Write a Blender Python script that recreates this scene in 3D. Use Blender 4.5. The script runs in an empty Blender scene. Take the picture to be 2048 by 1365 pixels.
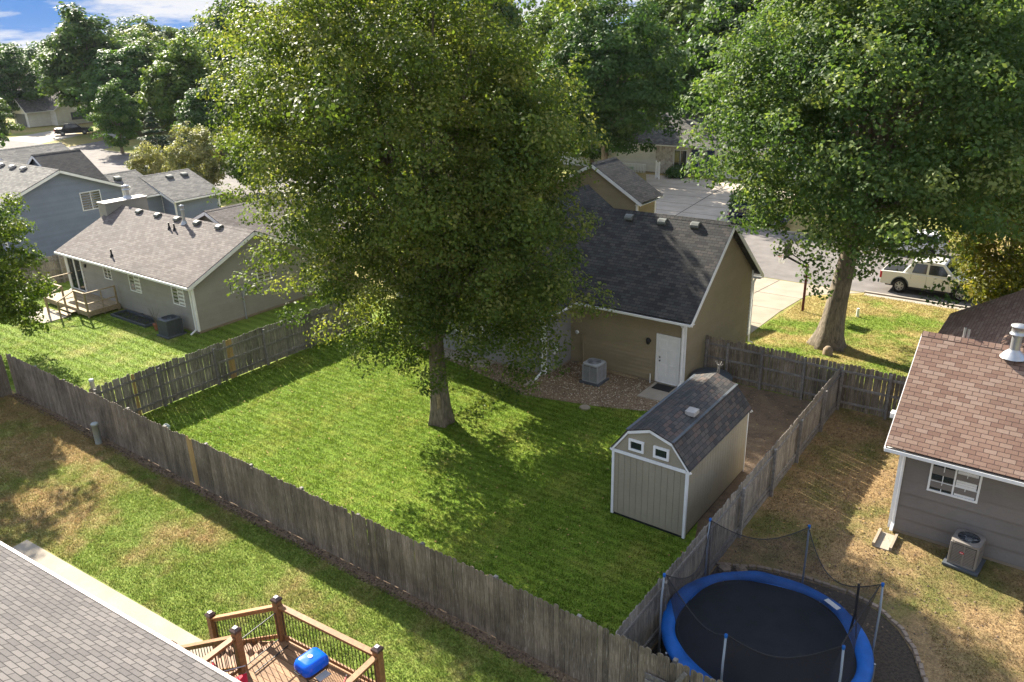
import bpy, math, random
import numpy as np
from mathutils import Matrix, Vector, Euler
rad = math.radians
random.seed(7)
sc = bpy.context.scene
COL = sc.collection

# ------------------------------------------------------------------ camera
cam_d = bpy.data.cameras.new('camera'); cam = bpy.data.objects.new('camera', cam_d); COL.objects.link(cam)
CR = Vector((0.80522475, 0.59239778, -0.02603798)); CU = Vector((-0.19628392, 0.30772277, 0.93100984)); CF = Vector((-0.55954064, 0.74456133, -0.36406415))
M = Matrix((CR, CU, -CF)).transposed().to_4x4(); M.translation = (0, 0, 14)
cam.matrix_world = M
cam_d.sensor_width = 36; cam_d.lens = 36 * 1582.3 / 2048
cam_d.clip_start = 0.3; cam_d.clip_end = 3000
sc.camera = cam

# ------------------------------------------------------------------ sky, sun, exposure
SUN_EL = 32.8; SH = Vector((0.934, -0.358)).normalized()          # direction in which shadows fall
sun_dir = Vector((-SH.x * math.cos(rad(SUN_EL)), -SH.y * math.cos(rad(SUN_EL)), math.sin(rad(SUN_EL))))
w = bpy.data.worlds.new('World'); sc.world = w; w.use_nodes = True
nt = w.node_tree; nt.nodes.clear(); N = nt.nodes.new; LK = nt.links.new
out = N('ShaderNodeOutputWorld'); bg = N('ShaderNodeBackground'); bg.inputs['Strength'].default_value = 0.15
sky = N('ShaderNodeTexSky'); sky.sky_type = 'NISHITA'; sky.sun_disc = False; sky.sun_elevation = rad(SUN_EL)
sky.sun_rotation = math.atan2(sun_dir.x, sun_dir.y); sky.altitude = 300; sky.air_density = 1.0; sky.dust_density = 0.4; sky.ozone_density = 2.5
tc = N('ShaderNodeTexCoord'); sx = N('ShaderNodeSeparateXYZ'); LK(tc.outputs['Generated'], sx.inputs[0])
# clouds laid on a plane high above: direction / height
mx = N('ShaderNodeMath'); mx.operation = 'ADD'; mx.inputs[1].default_value = 0.16; LK(sx.outputs['Z'], mx.inputs[0])
dv = N('ShaderNodeVectorMath'); dv.operation = 'DIVIDE'; cb = N('ShaderNodeCombineXYZ')
for i in range(3): LK(mx.outputs[0], cb.inputs[i])
LK(tc.outputs['Generated'], dv.inputs[0]); LK(cb.outputs[0], dv.inputs[1])
nz = N('ShaderNodeTexNoise'); nz.inputs['Scale'].default_value = 1.1; nz.inputs['Detail'].default_value = 9; nz.inputs['Roughness'].default_value = 0.6
LK(dv.outputs[0], nz.inputs['Vector'])
cr = N('ShaderNodeValToRGB'); cr.color_ramp.elements[0].position = 0.41; cr.color_ramp.elements[0].color = (0, 0, 0, 1)
cr.color_ramp.elements[1].position = 0.53; cr.color_ramp.elements[1].color = (1, 1, 1, 1); LK(nz.outputs['Fac'], cr.inputs[0])
# look slightly higher into the sky model so the low band keeps its blue
ad = N('ShaderNodeVectorMath'); ad.operation = 'ADD'; ad.inputs[1].default_value = (0, 0, 0.22); LK(tc.outputs['Generated'], ad.inputs[0])
nm = N('ShaderNodeVectorMath'); nm.operation = 'NORMALIZE'; LK(ad.outputs[0], nm.inputs[0]); LK(nm.outputs[0], sky.inputs[0])
tint = N('ShaderNodeMix'); tint.data_type = 'RGBA'; tint.blend_type = 'MULTIPLY'; tint.inputs['Factor'].default_value = 1.0
LK(sky.outputs[0], tint.inputs['A']); tint.inputs['B'].default_value = (1.06, 1.0, 0.94, 1)
mc = N('ShaderNodeMix'); mc.data_type = 'RGBA'; LK(cr.outputs[0], mc.inputs['Factor']); 
mr = N('ShaderNodeMapRange'); mr.inputs[1].default_value = 0.16; mr.inputs[2].default_value = 0.40; LK(sx.outputs['Z'], mr.inputs[0])      # clear deep blue low band under the brighter upper sky
lb = N('ShaderNodeMix'); lb.data_type = 'RGBA'; LK(mr.outputs[0], lb.inputs['Factor']); lb.inputs['A'].default_value = (0.21, 0.51, 1.17, 1); LK(tint.outputs['Result'], lb.inputs['B'])
LK(lb.outputs['Result'], mc.inputs['A'])
mc.inputs['B'].default_value = (1.32, 1.34, 1.42, 1)
LK(mc.outputs['Result'], bg.inputs['Color']); LK(bg.outputs[0], out.inputs[0])
sd = bpy.data.lights.new('sun', 'SUN'); sd.energy = 4.0; sd.angle = rad(0.5); sd.color = (1.0, 0.92, 0.78)
sun = bpy.data.objects.new('sun', sd); COL.objects.link(sun); sun.rotation_euler = sun_dir.to_track_quat('Z', 'Y').to_euler(); sun.location = (0, 0, 40)
sc.view_settings.view_transform = 'Standard'; sc.view_settings.look = 'None'; sc.view_settings.exposure = 2.15; sc.view_settings.gamma = 1
sc.cycles.max_bounces = 6; sc.cycles.transparent_max_bounces = 12; sc.cycles.diffuse_bounces = 3

# ------------------------------------------------------------------ helpers
def tz(y): return -0.085 * (min(max(y, 30), 50.6) - 30)

class NT:
    def __init__(s, name):
        s.m = bpy.data.materials.new(name); s.m.use_nodes = True; s.t = s.m.node_tree
        s.b = s.t.nodes['Principled BSDF']; s.o = s.t.nodes['Material Output']
        s.b.inputs['Specular IOR Level'].default_value = 0.3
    def n(s, typ, **kw):
        x = s.t.nodes.new('ShaderNode' + typ)
        for k, v in kw.items():
            if hasattr(x, k): setattr(x, k, v)
        return x
    def l(s, a, b): s.t.links.new(a, b)
    def coord(s, scale=(1, 1, 1), kind='Object'):
        c = s.n('TexCoord'); m = s.n('Mapping'); m.inputs['Scale'].default_value = scale; s.l(c.outputs[kind], m.inputs[0]); return m.outputs[0]
    def noise(s, scale, detail=3, rough=0.55, vec=None):
        x = s.n('TexNoise'); x.inputs['Scale'].default_value = scale; x.inputs['Detail'].default_value = detail; x.inputs['Roughness'].default_value = rough
        s.l(vec if vec is not None else s.coord(), x.inputs['Vector']); return x.outputs['Fac']
    def ramp(s, fac, stops):
        r = s.n('ValToRGB'); e = r.color_ramp.elements
        while len(e) < len(stops): e.new(0.5)
        for i, (p, c) in enumerate(stops):
            e[i].position = p; e[i].color = (*(c if isinstance(c, tuple) else (c, c, c)), 1)
        s.l(fac, r.inputs[0]); return r.outputs[0]
    def mix(s, a, b, fac=1.0, mode='MIX'):
        x = s.n('Mix'); x.data_type = 'RGBA'; x.blend_type = mode
        for k, v in (('Factor', fac), ('A', a), ('B', b)):
            i = x.inputs[k]
            if isinstance(v, bpy.types.NodeSocket): s.l(v, i)
            elif k == 'Factor': i.default_value = v
            else: i.default_value = (*v, 1)
        return x.outputs['Result']
    def math(s, op, a, b=0.0):
        x = s.n('Math'); x.operation = op
        for i, v in enumerate((a, b)):
            if isinstance(v, bpy.types.NodeSocket): s.l(v, x.inputs[i])
            else: x.inputs[i].default_value = v
        return x.outputs[0]
    def tone(s, amt):           # per-face value stored on the mesh: board to board differences
        a = s.n('Attribute'); a.attribute_name = 'tone'
        return s.ramp(a.outputs['Fac'], [(0.0, 1 - amt), (1.0, 1 + amt * 0.9)])
    def bump(s, h, dist=0.02, strength=1.0):
        x = s.n('Bump'); x.inputs['Distance'].default_value = dist; x.inputs['Strength'].default_value = strength
        s.l(h, x.inputs['Height']); s.l(x.outputs[0], s.b.inputs['Normal'])
    def done(s, col, rough=0.7, metal=0.0):
        if isinstance(col, bpy.types.NodeSocket): s.l(col, s.b.inputs['Base Color'])
        else: s.b.inputs['Base Color'].default_value = (*col, 1)
        s.b.inputs['Roughness'].default_value = rough; s.b.inputs['Metallic'].default_value = metal
        return s.m

def m_plain(name, c, rough=0.6, metal=0.0, var=0.12, scale=3.0):
    t = NT(name); f = t.ramp(t.noise(scale, 5), [(0.3, 1 - var), (0.7, 1 + var)])
    return t.done(t.mix(c, f, 1.0, 'MULTIPLY'), rough, metal)

def m_wood(name, c, c2, stretch=(9, 9, 0.7), tone=0.28, stain=0.5, rough=0.85, streak=0.0):
    t = NT(name)
    f = t.ramp(t.noise(4.0, 7, 0.7, t.coord(stretch)), [(0.30, c2), (0.56, c), (0.76, tuple(min(1, x * 1.5) for x in c))])
    g = t.mix(f, t.tone(tone), 1.0, 'MULTIPLY')
    if streak:
        sk = t.ramp(t.noise(6.0, 3, 0.6, t.coord((12, 12, 0.5))), [(0.60, 0.0), (0.68, streak)]); g = t.mix(g, (0.56, 0.51, 0.44), sk)
        dk = t.ramp(t.noise(5.0, 4, 0.7, t.coord((6, 6, 0.5))), [(0.30, 0.45), (0.45, 1.0)]); g = t.mix(g, dk, 1.0, 'MULTIPLY')
    st = t.ramp(t.noise(0.9, 5, 0.65), [(0.36, 1 - stain), (0.58, 1.0)])
    return t.done(t.mix(g, st, 1.0, 'MULTIPLY'), rough)

def m_siding(name, c, var=0.10):
    t = NT(name); f = t.ramp(t.noise(1.2, 6, 0.6), [(0.25, 1 - var), (0.75, 1 + var)])
    f2 = t.ramp(t.noise(30, 3, 0.6, t.coord((0.4, 0.4, 2))), [(0.3, 0.93), (0.7, 1.06)])
    g = t.mix(t.mix(c, f, 1.0, 'MULTIPLY'), f2, 1.0, 'MULTIPLY')
    return t.done(t.mix(g, t.tone(0.05), 1.0, 'MULTIPLY'), 0.75)

def m_shingle(name, cols, bw=0.30, rh=0.14, mortar=0.007, gap=(0.03, 0.03, 0.03), stain=0.2, gapmix=1.0):
    t = NT(name); uv = t.coord((1, 1, 1), 'UV')
    br = t.n('TexBrick'); t.l(uv, br.inputs['Vector']); br.offset = 0.5; br.offset_frequency = 2; br.squash = 1.0
    br.inputs['Scale'].default_value = 1.0; br.inputs['Brick Width'].default_value = bw; br.inputs['Row Height'].default_value = rh
    br.inputs['Mortar Size'].default_value = mortar; br.inputs['Mortar Smooth'].default_value = 0.1; br.inputs['Bias'].default_value = 0.0
    br.inputs['Color1'].default_value = (0, 0, 0, 1); br.inputs['Color2'].default_value = (1, 1, 1, 1); br.inputs['Mortar'].default_value = (0.5, 0.5, 0.5, 1)
    col = t.ramp(br.outputs['Color'], [(0.0, cols[0]), (0.35, cols[1]), (0.65, cols[2]), (1.0, cols[3])])
    big = t.ramp(t.noise(0.5, 6, 0.65), [(0.3, 1 - stain), (0.7, 1 + stain)])
    gr = t.ramp(t.noise(60, 2, 0.7), [(0.3, 0.8), (0.7, 1.2)])
    col = t.mix(t.mix(col, big, 1.0, 'MULTIPLY'), gr, 1.0, 'MULTIPLY')
    mf = t.math('MULTIPLY', br.outputs['Fac'], gapmix)
    col = t.mix(col, gap, mf)
    h = t.math('SUBTRACT', 1.0, br.outputs['Fac']); h2 = t.math('ADD', h, t.math('MULTIPLY', t.noise(45, 2), 0.5))
    t.bump(h2, 0.012, 0.9)
    return t.done(col, 0.92)

def m_ground(name, green, green2, dry, dry2, cut=0.5, soft=0.12, scale=0.35, grad=None, stripes=None, soil=None):
    """mown grass: green and dry patches by noise; grad=(axis,a,b,amount) adds dryness along an axis; same recipe on blades and earth"""
    t = NT(name)
    f = t.noise(scale, 8, 0.68)
    if grad:
        c = t.n('TexCoord'); sp = t.n('SeparateXYZ'); t.l(c.outputs['Object'], sp.inputs[0])
        mr = t.n('MapRange'); t.l(sp.outputs[grad[0]], mr.inputs[0]); mr.inputs[1].default_value = grad[1]; mr.inputs[2].default_value = grad[2]; mr.inputs[3].default_value = 0; mr.inputs[4].default_value = grad[3]
        f = t.math('ADD', f, mr.outputs[0])
    mask = t.ramp(f, [(cut - soft, 0.0), (cut + soft, 1.0)])
    n2 = t.noise(5.5, 4, 0.7); n3 = t.noise(17, 4, 0.8)
    g = t.mix(green, green2, t.ramp(n2, [(0.35, 0.0), (0.65, 1.0)]))
    d = t.mix(dry, dry2, t.ramp(n2, [(0.35, 0.0), (0.65, 1.0)]))
    col = t.mix(g, d, mask)
    col = t.mix(col, t.ramp(n3, [(0.28, 0.5), (0.72, 1.5)]), 1.0, 'MULTIPLY'); col = t.mix(col, t.ramp(t.noise(2.2, 5, 0.75), [(0.3, 0.82), (0.7, 1.2)]), 1.0, 'MULTIPLY')
    if stripes:
        wv = t.n('TexWave'); wv.bands_direction = stripes[0]; wv.inputs['Scale'].default_value = stripes[1]; wv.inputs['Distortion'].default_value = 1.2; wv.inputs['Detail'].default_value = 2
        t.l(t.coord(), wv.inputs['Vector'])
        col = t.mix(col, t.ramp(wv.outputs['Fac'], [(0.2, 1 - stripes[2]), (0.8, 1 + stripes[2])]), 1.0, 'MULTIPLY')
    t.bump(n3, 0.05, 0.8)
    t.b.inputs['Specular IOR Level'].default_value = 0.1
    return t.done(col, 0.9)

def m_leaf(name, c1, c2, c3, trans=0.4, patch=0.5, vary=0.0):
    t = NT(name)
    a = t.n('Attribute'); a.attribute_name = 'tone'
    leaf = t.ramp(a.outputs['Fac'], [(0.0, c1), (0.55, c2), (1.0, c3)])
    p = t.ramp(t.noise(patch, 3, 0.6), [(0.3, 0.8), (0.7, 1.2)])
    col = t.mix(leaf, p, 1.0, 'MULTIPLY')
    oi = t.n('ObjectInfo'); col = t.mix(col, t.ramp(oi.outputs['Random'], [(0.0, (0.80, 0.86, 0.9)), (0.35, (1.0, 1.0, 1.0)), (0.7, (1.22, 1.08, 0.85)), (1.0, (1.05, 1.15, 1.0))]), vary, 'MULTIPLY')
    t.done(col, 0.55); t.b.inputs['Specular IOR Level'].default_value = 0.16
    tr = t.n('BsdfTranslucent'); t.l(t.mix(col, (1.5, 1.5, 0.6), 1.0, 'MULTIPLY'), tr.inputs['Color'])
    ms = t.n('MixShader'); ms.inputs[0].default_value = trans; t.l(t.b.outputs[0], ms.inputs[1]); t.l(tr.outputs[0], ms.inputs[2]); t.l(ms.outputs[0], t.o.inputs['Surface'])
    return t.m

class MB:
    def __init__(s): s.v = []; s.f = []; s.t = []; s.uv = {}
    def add(s, vs, fs, tone=None):
        o = len(s.v); s.v += [tuple(v) for v in vs]; tn = random.random() if tone is None else tone
        for f in fs: s.f.append(tuple(i + o for i in f)); s.t.append(tn)
        return s
    def box(s, x0, y0, z0, x1, y1, z1, tone=None):
        return s.add([(x0, y0, z0), (x1, y0, z0), (x1, y1, z0), (x0, y1, z0), (x0, y0, z1), (x1, y0, z1), (x1, y1, z1), (x0, y1, z1)],
              [(3, 2, 1, 0), (4, 5, 6, 7), (0, 1, 5, 4), (1, 2, 6, 5), (2, 3, 7, 6), (3, 0, 4, 7)], tone)
    def beam(s, p0, p1, w, h, up=(0, 0, 1), tone=None):
        p0 = Vector(p0); p1 = Vector(p1); d = (p1 - p0).normalized(); u = Vector(up)
        if abs(d.dot(u)) > 0.98: u = Vector((1, 0, 0))
        r = d.cross(u).normalized(); u = r.cross(d)
        vs = [p + r * (a * w / 2) + u * (b * h / 2) for p in (p0, p1) for a, b in ((-1, -1), (1, -1), (1, 1), (-1, 1))]
        return s.add(vs, [(0, 1, 2, 3), (7, 6, 5, 4), (0, 4, 5, 1), (1, 5, 6, 2), (2, 6, 7, 3), (3, 7, 4, 0)], tone)
    def tube(s, pts, rs, n=10, cap=True, tone=None, closed=False):
        pts = [Vector(p) for p in pts]
        if not hasattr(rs, '__len__'): rs = [rs] * len(pts)
        vs = []; fs = []; L = len(pts); ref = None
        for i, p in enumerate(pts):
            d = (pts[min(i + 1, L - 1)] - pts[max(i - 1, 0)]) if not closed else (pts[(i + 1) % L] - pts[i - 1])
            d.normalize()
            if ref is None: ref = Vector((0, 0, 1)) if abs(d.z) < 0.9 else Vector((1, 0, 0))
            r = d.cross(ref).normalized(); u = r.cross(d).normalized(); ref = u
            for k in range(n):
                a = 2 * math.pi * k / n; vs.append(p + (r * math.cos(a) + u * math.sin(a)) * rs[i])
        for i in range(L - (0 if closed else 1)):
            j = (i + 1) % L
            for k in range(n): fs.append((i * n + k, i * n + (k + 1) % n, j * n + (k + 1) % n, j * n + k))
        if cap and not closed: fs.append(tuple(range(n))[::-1]); fs.append(tuple((L - 1) * n + k for k in range(n)))
        return s.add(vs, fs, tone)
    def lathe(s, prof, c, n=24, tone=None, a0=0, a1=2 * math.pi, axis='z'):
        full = abs(a1 - a0 - 2 * math.pi) < 1e-4; vs = []; fs = []; m = n if full else n + 1; L = len(prof)
        for k in range(m):
            a = a0 + (a1 - a0) * k / n
            for r, z in prof:
                p = (r * math.cos(a), r * math.sin(a), z)
                if axis == 'y': p = (p[0], p[2], p[1])
                vs.append((c[0] + p[0], c[1] + p[1], c[2] + p[2]))
        for k in range(n):
            j = (k + 1) % m
            for i in range(L - 1): fs.append((k * L + i, j * L + i, j * L + i + 1, k * L + i + 1))
        return s.add(vs, fs, tone)
    def prism(s, poly, d, tone=None):       # planar polygon (3D points) extruded by vector d
        n = len(poly); d = Vector(d); a = [Vector(p) for p in poly]; b = [p + d for p in a]
        return s.add(a + b, [tuple(range(n))[::-1], tuple(range(n, 2 * n))] + [(i, (i + 1) % n, n + (i + 1) % n, n + i) for i in range(n)], tone)
    def build(s, name, mat, parent=None, smooth=False, bevel=0.0, loc=None, seg=2):
        me = bpy.data.meshes.new(name)
        off = Vector(loc) if loc is not None else Vector((0, 0, 0))
        me.from_pydata([tuple(Vector(v) - off) for v in s.v], [], s.f)
        at = me.attributes.new('tone', 'FLOAT', 'FACE'); at.data.foreach_set('value', s.t)
        if s.uv:
            ul = me.uv_layers.new(name='UVMap')
            for fi, uvs in s.uv.items():
                for li, uvc in zip(me.polygons[fi].loop_indices, uvs): ul.data[li].uv = uvc
        me.materials.append(mat); me.update()
        if smooth:
            me.polygons.foreach_set('use_smooth', [True] * len(me.polygons))
        o = bpy.data.objects.new(name, me); COL.objects.link(o); o.location = off
        if bevel > 0:
            b = o.modifiers.new('bevel', 'BEVEL'); b.width = bevel; b.segments = seg; b.limit_method = 'ANGLE'; b.angle_limit = rad(35)
            if smooth:
                wn = o.modifiers.new('wn', 'WEIGHTED_NORMAL'); wn.keep_sharp = True
        if parent is not None: attach(o, parent)
        return o

def wmat(o):
    m = o.matrix_basis.copy()
    return (wmat(o.parent) @ o.matrix_parent_inverse @ m) if o.parent else m
def attach(o, parent): o.parent = parent; o.matrix_parent_inverse = wmat(parent).inverted()
def tag(o, label=None, cat=None, group=None, kind=None):
    if label: o['label'] = label
    if cat: o['category'] = cat
    if group: o['group'] = group
    if kind: o['kind'] = kind
    return o
def thing(name, label, cat, loc=(0, 0, 0), group=None, rz=0.0):
    o = bpy.data.objects.new(name, None); COL.objects.link(o); o.location = loc; o.rotation_euler = (0, 0, rz); o.empty_display_size = 0.3
    return tag(o, label, cat, group)
def copy_tree(o, parent=None):
    c = o.copy(); COL.objects.link(c)
    if parent: c.parent = parent; c.matrix_parent_inverse = o.matrix_parent_inverse.copy()
    for ch in o.children: copy_tree(ch, c)
    return c
def dup(o, loc, rz=0.0, scale=None, label=None, group=None):
    c = copy_tree(o); c.location = loc; c.rotation_euler = (0, 0, rz)
    if scale: c.scale = scale
    if label: c['label'] = label
    if group: c['group'] = group
    return c
def struct(o): o['kind'] = 'structure'; return o

def clip(poly, ylim, keep_above):
    out = []
    for i in range(len(poly)):
        a = poly[i]; b = poly[(i + 1) % len(poly)]
        ia = (a[1] >= ylim) == keep_above or a[1] == ylim; ib = (b[1] >= ylim) == keep_above or b[1] == ylim
        if ia: out.append(a)
        if ia != ib and a[1] != b[1]:
            t = (ylim - a[1]) / (b[1] - a[1]); out.append((a[0] + t * (b[0] - a[0]), ylim))
    return out
def sheet(name, poly, off, mat, thick=0.0):
    """ground layer following the lie of the land: flat to y=30, falling to the street at y=50.6, flat beyond"""
    mb = MB()
    for lo, hi in ((-1e5, 30), (30, 50.6), (50.6, 1e5)):
        p = clip(clip(poly, lo, True), hi, False)
        if len(p) < 3: continue
        ar = sum(p[i][0] * p[(i + 1) % len(p)][1] - p[(i + 1) % len(p)][0] * p[i][1] for i in range(len(p)))
        if abs(ar) < 1e-6: continue
        if ar < 0: p = p[::-1]
        vs = [(x, y, tz(y) + off) for x, y in p]
        if thick: mb.prism([(x, y, z - thick) for x, y, z in vs], (0, 0, thick), 0.5)
        else: mb.add(vs, [tuple(range(len(vs)))], 0.5)
    o = mb.build(name, mat); return o
def roofslab(mb, pts, u, th=0.05):
    """roof plane with metre UVs: pts counter-clockwise seen from above, u = eave direction"""
    pts = [Vector(p) for p in pts]; nrm = (pts[1] - pts[0]).cross(pts[2] - pts[0]).normalized(); u = Vector(u).normalized(); v = nrm.cross(u)
    base = len(mb.f); mb.prism([p - nrm * th for p in pts], nrm * th, 0.5)
    n = len(pts)
    def U(p): return ((p).dot(u) + 100.0, (p).dot(v) + 100.0)
    mb.uv[base + 1] = [U(p) for p in pts]
    for i in list(range(base, base + 1)) + list(range(base + 2, base + 2 + n)):
        mb.uv[i] = [U(Vector(mb.v[k])) for k in mb.f[i]]
def lapwall(mb, o, d, poly, nrm, h=0.18, lip=0.04):
    """lap siding clipped to a convex outline; o origin, d horizontal direction, poly of (s,z), nrm outward"""
    o = Vector(o); d = Vector(d).normalized(); nrm = Vector(nrm).normalized()
    zs = [p[1] for p in poly]; z = min(zs); zt = max(zs)
    def span(zz):
        xs = []
        for i in range(len(poly)):
            a, b = poly[i], poly[(i + 1) % len(poly)]
            if (a[1] - zz) * (b[1] - zz) <= 0 and a[1] != b[1]: xs.append(a[0] + (zz - a[1]) / (b[1] - a[1]) * (b[0] - a[0]))
            elif a[1] == zz: xs.append(a[0])
        return (min(xs), max(xs)) if xs else None
    levels = sorted(set([z + k * h for k in range(int((zt - z) / h) + 1)] + zs))
    for i in range(len(levels) - 1):
        z0, z1 = levels[i], levels[i + 1]
        if z1 - z0 < 1e-4: continue
        a = span(z0 + 1e-5); b = span(z1 - 1e-5)
        if not a or not b: continue
        fr = ((z0 - z) % h) / h if abs(((z0 - z) / h) - round((z0 - z) / h)) > 1e-3 else 0.0
        fo = lambda zz, last=False: lip * (1 - (fr if not last else min(1.0, fr + (z1 - z0) / h)))
        P = lambda s_, zz, out_: o + d * s_ + Vector((0, 0, zz)) + nrm * out_
        ob, ot = fo(z0), fo(z1, True)
        mb.add([P(a[0], z0, ob), P(a[1], z0, ob), P(b[1], z1, ot), P(b[0], z1, ot), P(a[0], z0, 0), P(a[1], z0, 0)], [(0, 1, 2, 3), (4, 5, 1, 0)])

# ------------------------------------------------------------------ materials
M_ = {}
M_['white'] = m_plain('white_paint', (0.78, 0.78, 0.76), 0.45, 0, 0.06)
M_['whitetrim'] = m_plain('white_trim', (0.72, 0.72, 0.70), 0.5, 0, 0.10)
M_['tan'] = m_siding('tan_siding', (0.285, 0.235, 0.145))
M_['greysid'] = m_siding('grey_siding', (0.29, 0.275, 0.235))
M_['bluegrey'] = m_siding('blue_grey_siding', (0.205, 0.235, 0.29))
M_['rhsid'] = m_siding('taupe_siding', (0.19, 0.17, 0.15))
M_['wingsid'] = m_siding('grey_wing_siding', (0.23, 0.225, 0.21))
M_['cream'] = m_siding('cream_siding', (0.62, 0.60, 0.54))
M_['shedwall'] = m_siding('shed_panel', (0.31, 0.275, 0.20))
M_['foundation'] = m_plain('foundation', (0.28, 0.23, 0.17), 0.9)
M_['glass'] = NT('window_glass').done((0.02, 0.028, 0.03), 0.06); M_['glass'].node_tree.nodes['Principled BSDF'].inputs['Specular IOR Level'].default_value = 0.9
M_['dark'] = m_plain('black_metal', (0.02, 0.02, 0.022), 0.5)
M_['rubber'] = m_plain('rubber', (0.018, 0.018, 0.018), 0.85)
M_['metal'] = m_plain('galvanised_metal', (0.42, 0.43, 0.44), 0.4, 0.7)
M_['ventmetal'] = m_plain('roof_vent_paint', (0.13, 0.135, 0.12), 0.55, 0.0)
M_['ventlight'] = m_plain('weathered_vent', (0.36, 0.34, 0.32), 0.6, 0.0)
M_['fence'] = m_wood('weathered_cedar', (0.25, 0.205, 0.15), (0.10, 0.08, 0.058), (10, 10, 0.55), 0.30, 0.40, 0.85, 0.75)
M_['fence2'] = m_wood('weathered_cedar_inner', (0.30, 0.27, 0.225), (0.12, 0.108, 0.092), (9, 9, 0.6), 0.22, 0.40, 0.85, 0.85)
M_['fencenew'] = m_wood('new_cedar', (0.44, 0.30, 0.13), (0.34, 0.22, 0.09), (9, 9, 0.6), 0.12, 0.15)
M_['rail'] = m_wood('fence_rail', (0.26, 0.24, 0.215), (0.13, 0.12, 0.11), (3, 3, 3), 0.2, 0.3)
M_['deckwood'] = m_wood('stained_cedar', (0.30, 0.145, 0.06), (0.17, 0.08, 0.035), (3, 3, 3), 0.2, 0.15, 0.6)
M_['deckfloor'] = m_wood('deck_boards', (0.30, 0.17, 0.085), (0.19, 0.10, 0.05), (1.5, 8, 8), 0.22, 0.25, 0.7)
M_['olddeck'] = m_wood('treated_pine', (0.36, 0.28, 0.17), (0.22, 0.16, 0.09), (3, 3, 3), 0.2, 0.2, 0.8)
M_['cap'] = m_plain('bronze_cap', (0.10, 0.065, 0.055), 0.35, 0.3)
M_['solar'] = m_plain('cap_lens', (0.6, 0.6, 0.6), 0.25)
M_['roof_garage'] = m_shingle('charcoal_shingle', [(0.032, 0.031, 0.030), (0.045, 0.044, 0.042), (0.058, 0.056, 0.052), (0.074, 0.064, 0.058)], 0.28, 0.14, 0.008, (0.014, 0.014, 0.016))
M_['roof_shed'] = m_shingle('shed_shingle', [(0.045, 0.044, 0.044), (0.062, 0.060, 0.058), (0.088, 0.080, 0.072), (0.105, 0.076, 0.064)], 0.24, 0.14, 0.006, (0.02, 0.02, 0.022))
M_['roof_lh'] = m_shingle('brown_grey_shingle', [(0.118, 0.098, 0.088), (0.142, 0.120, 0.108), (0.165, 0.142, 0.128), (0.19, 0.165, 0.148)], 0.30, 0.145, 0.008, (0.075, 0.065, 0.06), 0.14)
M_['roof_rh'] = m_shingle('red_brown_shingle', [(0.165, 0.098, 0.072), (0.195, 0.12, 0.088), (0.222, 0.146, 0.108), (0.25, 0.175, 0.135)], 0.31, 0.14, 0.008, (0.06, 0.035, 0.03), 0.1)
M_['roof_own'] = m_shingle('grey_shingle', [(0.092, 0.085, 0.084), (0.107, 0.098, 0.096), (0.122, 0.112, 0.108), (0.140, 0.127, 0.121)], 0.31, 0.145, 0.010, (0.028, 0.026, 0.026), 0.1)
M_['roof_grey'] = m_shingle('mixed_grey_shingle', [(0.07, 0.068, 0.065), (0.10, 0.095, 0.09), (0.13, 0.125, 0.115), (0.17, 0.16, 0.145)], 0.34, 0.16, 0.008, (0.04, 0.04, 0.04))
M_['concrete'] = m_plain('concrete', (0.33, 0.285, 0.225), 0.9, 0, 0.12, 1.5)
M_['drive'] = m_plain('driveway_concrete', (0.30, 0.25, 0.19), 0.9, 0, 0.14, 0.8)
M_['kerb'] = m_plain('kerb_concrete', (0.33, 0.29, 0.24), 0.9, 0, 0.1, 1.5)
M_['street'] = m_plain('street_surface', (0.15, 0.135, 0.125), 0.95, 0, 0.22, 0.9)
M_['acgrey'] = m_plain('unit_grey', (0.30, 0.31, 0.31), 0.5)
M_['acdark'] = m_plain('unit_dark', (0.075, 0.085, 0.095), 0.5)
M_['acbrown'] = m_plain('unit_brown', (0.20, 0.18, 0.16), 0.5)
M_['red'] = m_plain('red_paint', (0.45, 0.02, 0.03), 0.5)
M_['blue'] = m_plain('blue_vinyl', (0.006, 0.095, 0.36), 0.5, 0, 0.3, 2.0)
M_['grillblue'] = NT('blue_enamel').done((0.005, 0.10, 0.62), 0.18)
M_['tmat'] = m_plain('trampoline_mat', (0.007, 0.009, 0.013), 0.8, 0, 0.35)
M_['polegrey'] = m_plain('pole_sleeve', (0.24, 0.28, 0.33), 0.6)
M_['brick'] = m_plain('edging_brick', (0.26, 0.20, 0.15), 0.9, 0, 0.25, 8)
M_['gravel'] = (lambda t: (t.bump(t.noise(30, 3, 0.8), 0.03, 1.0), t.done(t.mix(t.ramp(t.noise(16, 4, 0.9), [(0.34, (0.08, 0.05, 0.028)), (0.5, (0.19, 0.13, 0.08)), (0.66, (0.34, 0.27, 0.18))]), t.ramp(t.noise(0.8, 4), [(0.3, 0.85), (0.7, 1.15)]), 1.0, 'MULTIPLY'), 0.95))[1])(NT('river_gravel'))
M_['dirt'] = (lambda t: (t.bump(t.noise(9, 5, 0.7), 0.06, 1.0), t.done(t.mix(t.ramp(t.noise(1.3, 8, 0.7), [(0.32, (0.09, 0.065, 0.045)), (0.52, (0.165, 0.115, 0.075)), (0.7, (0.22, 0.165, 0.10))]), t.ramp(t.noise(22, 3, 0.8), [(0.3, 0.7), (0.7, 1.3)]), 1.0, 'MULTIPLY'), 0.95))[1])(NT('bare_dirt'))
M_['mulch'] = (lambda t: (t.bump(t.noise(25, 3, 0.8), 0.05, 1.0), t.done(t.ramp(t.noise(14, 4, 0.8), [(0.3, (0.022, 0.018, 0.015)), (0.7, (0.11, 0.085, 0.06))]), 0.95))[1])(NT('dark_mulch'))
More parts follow.
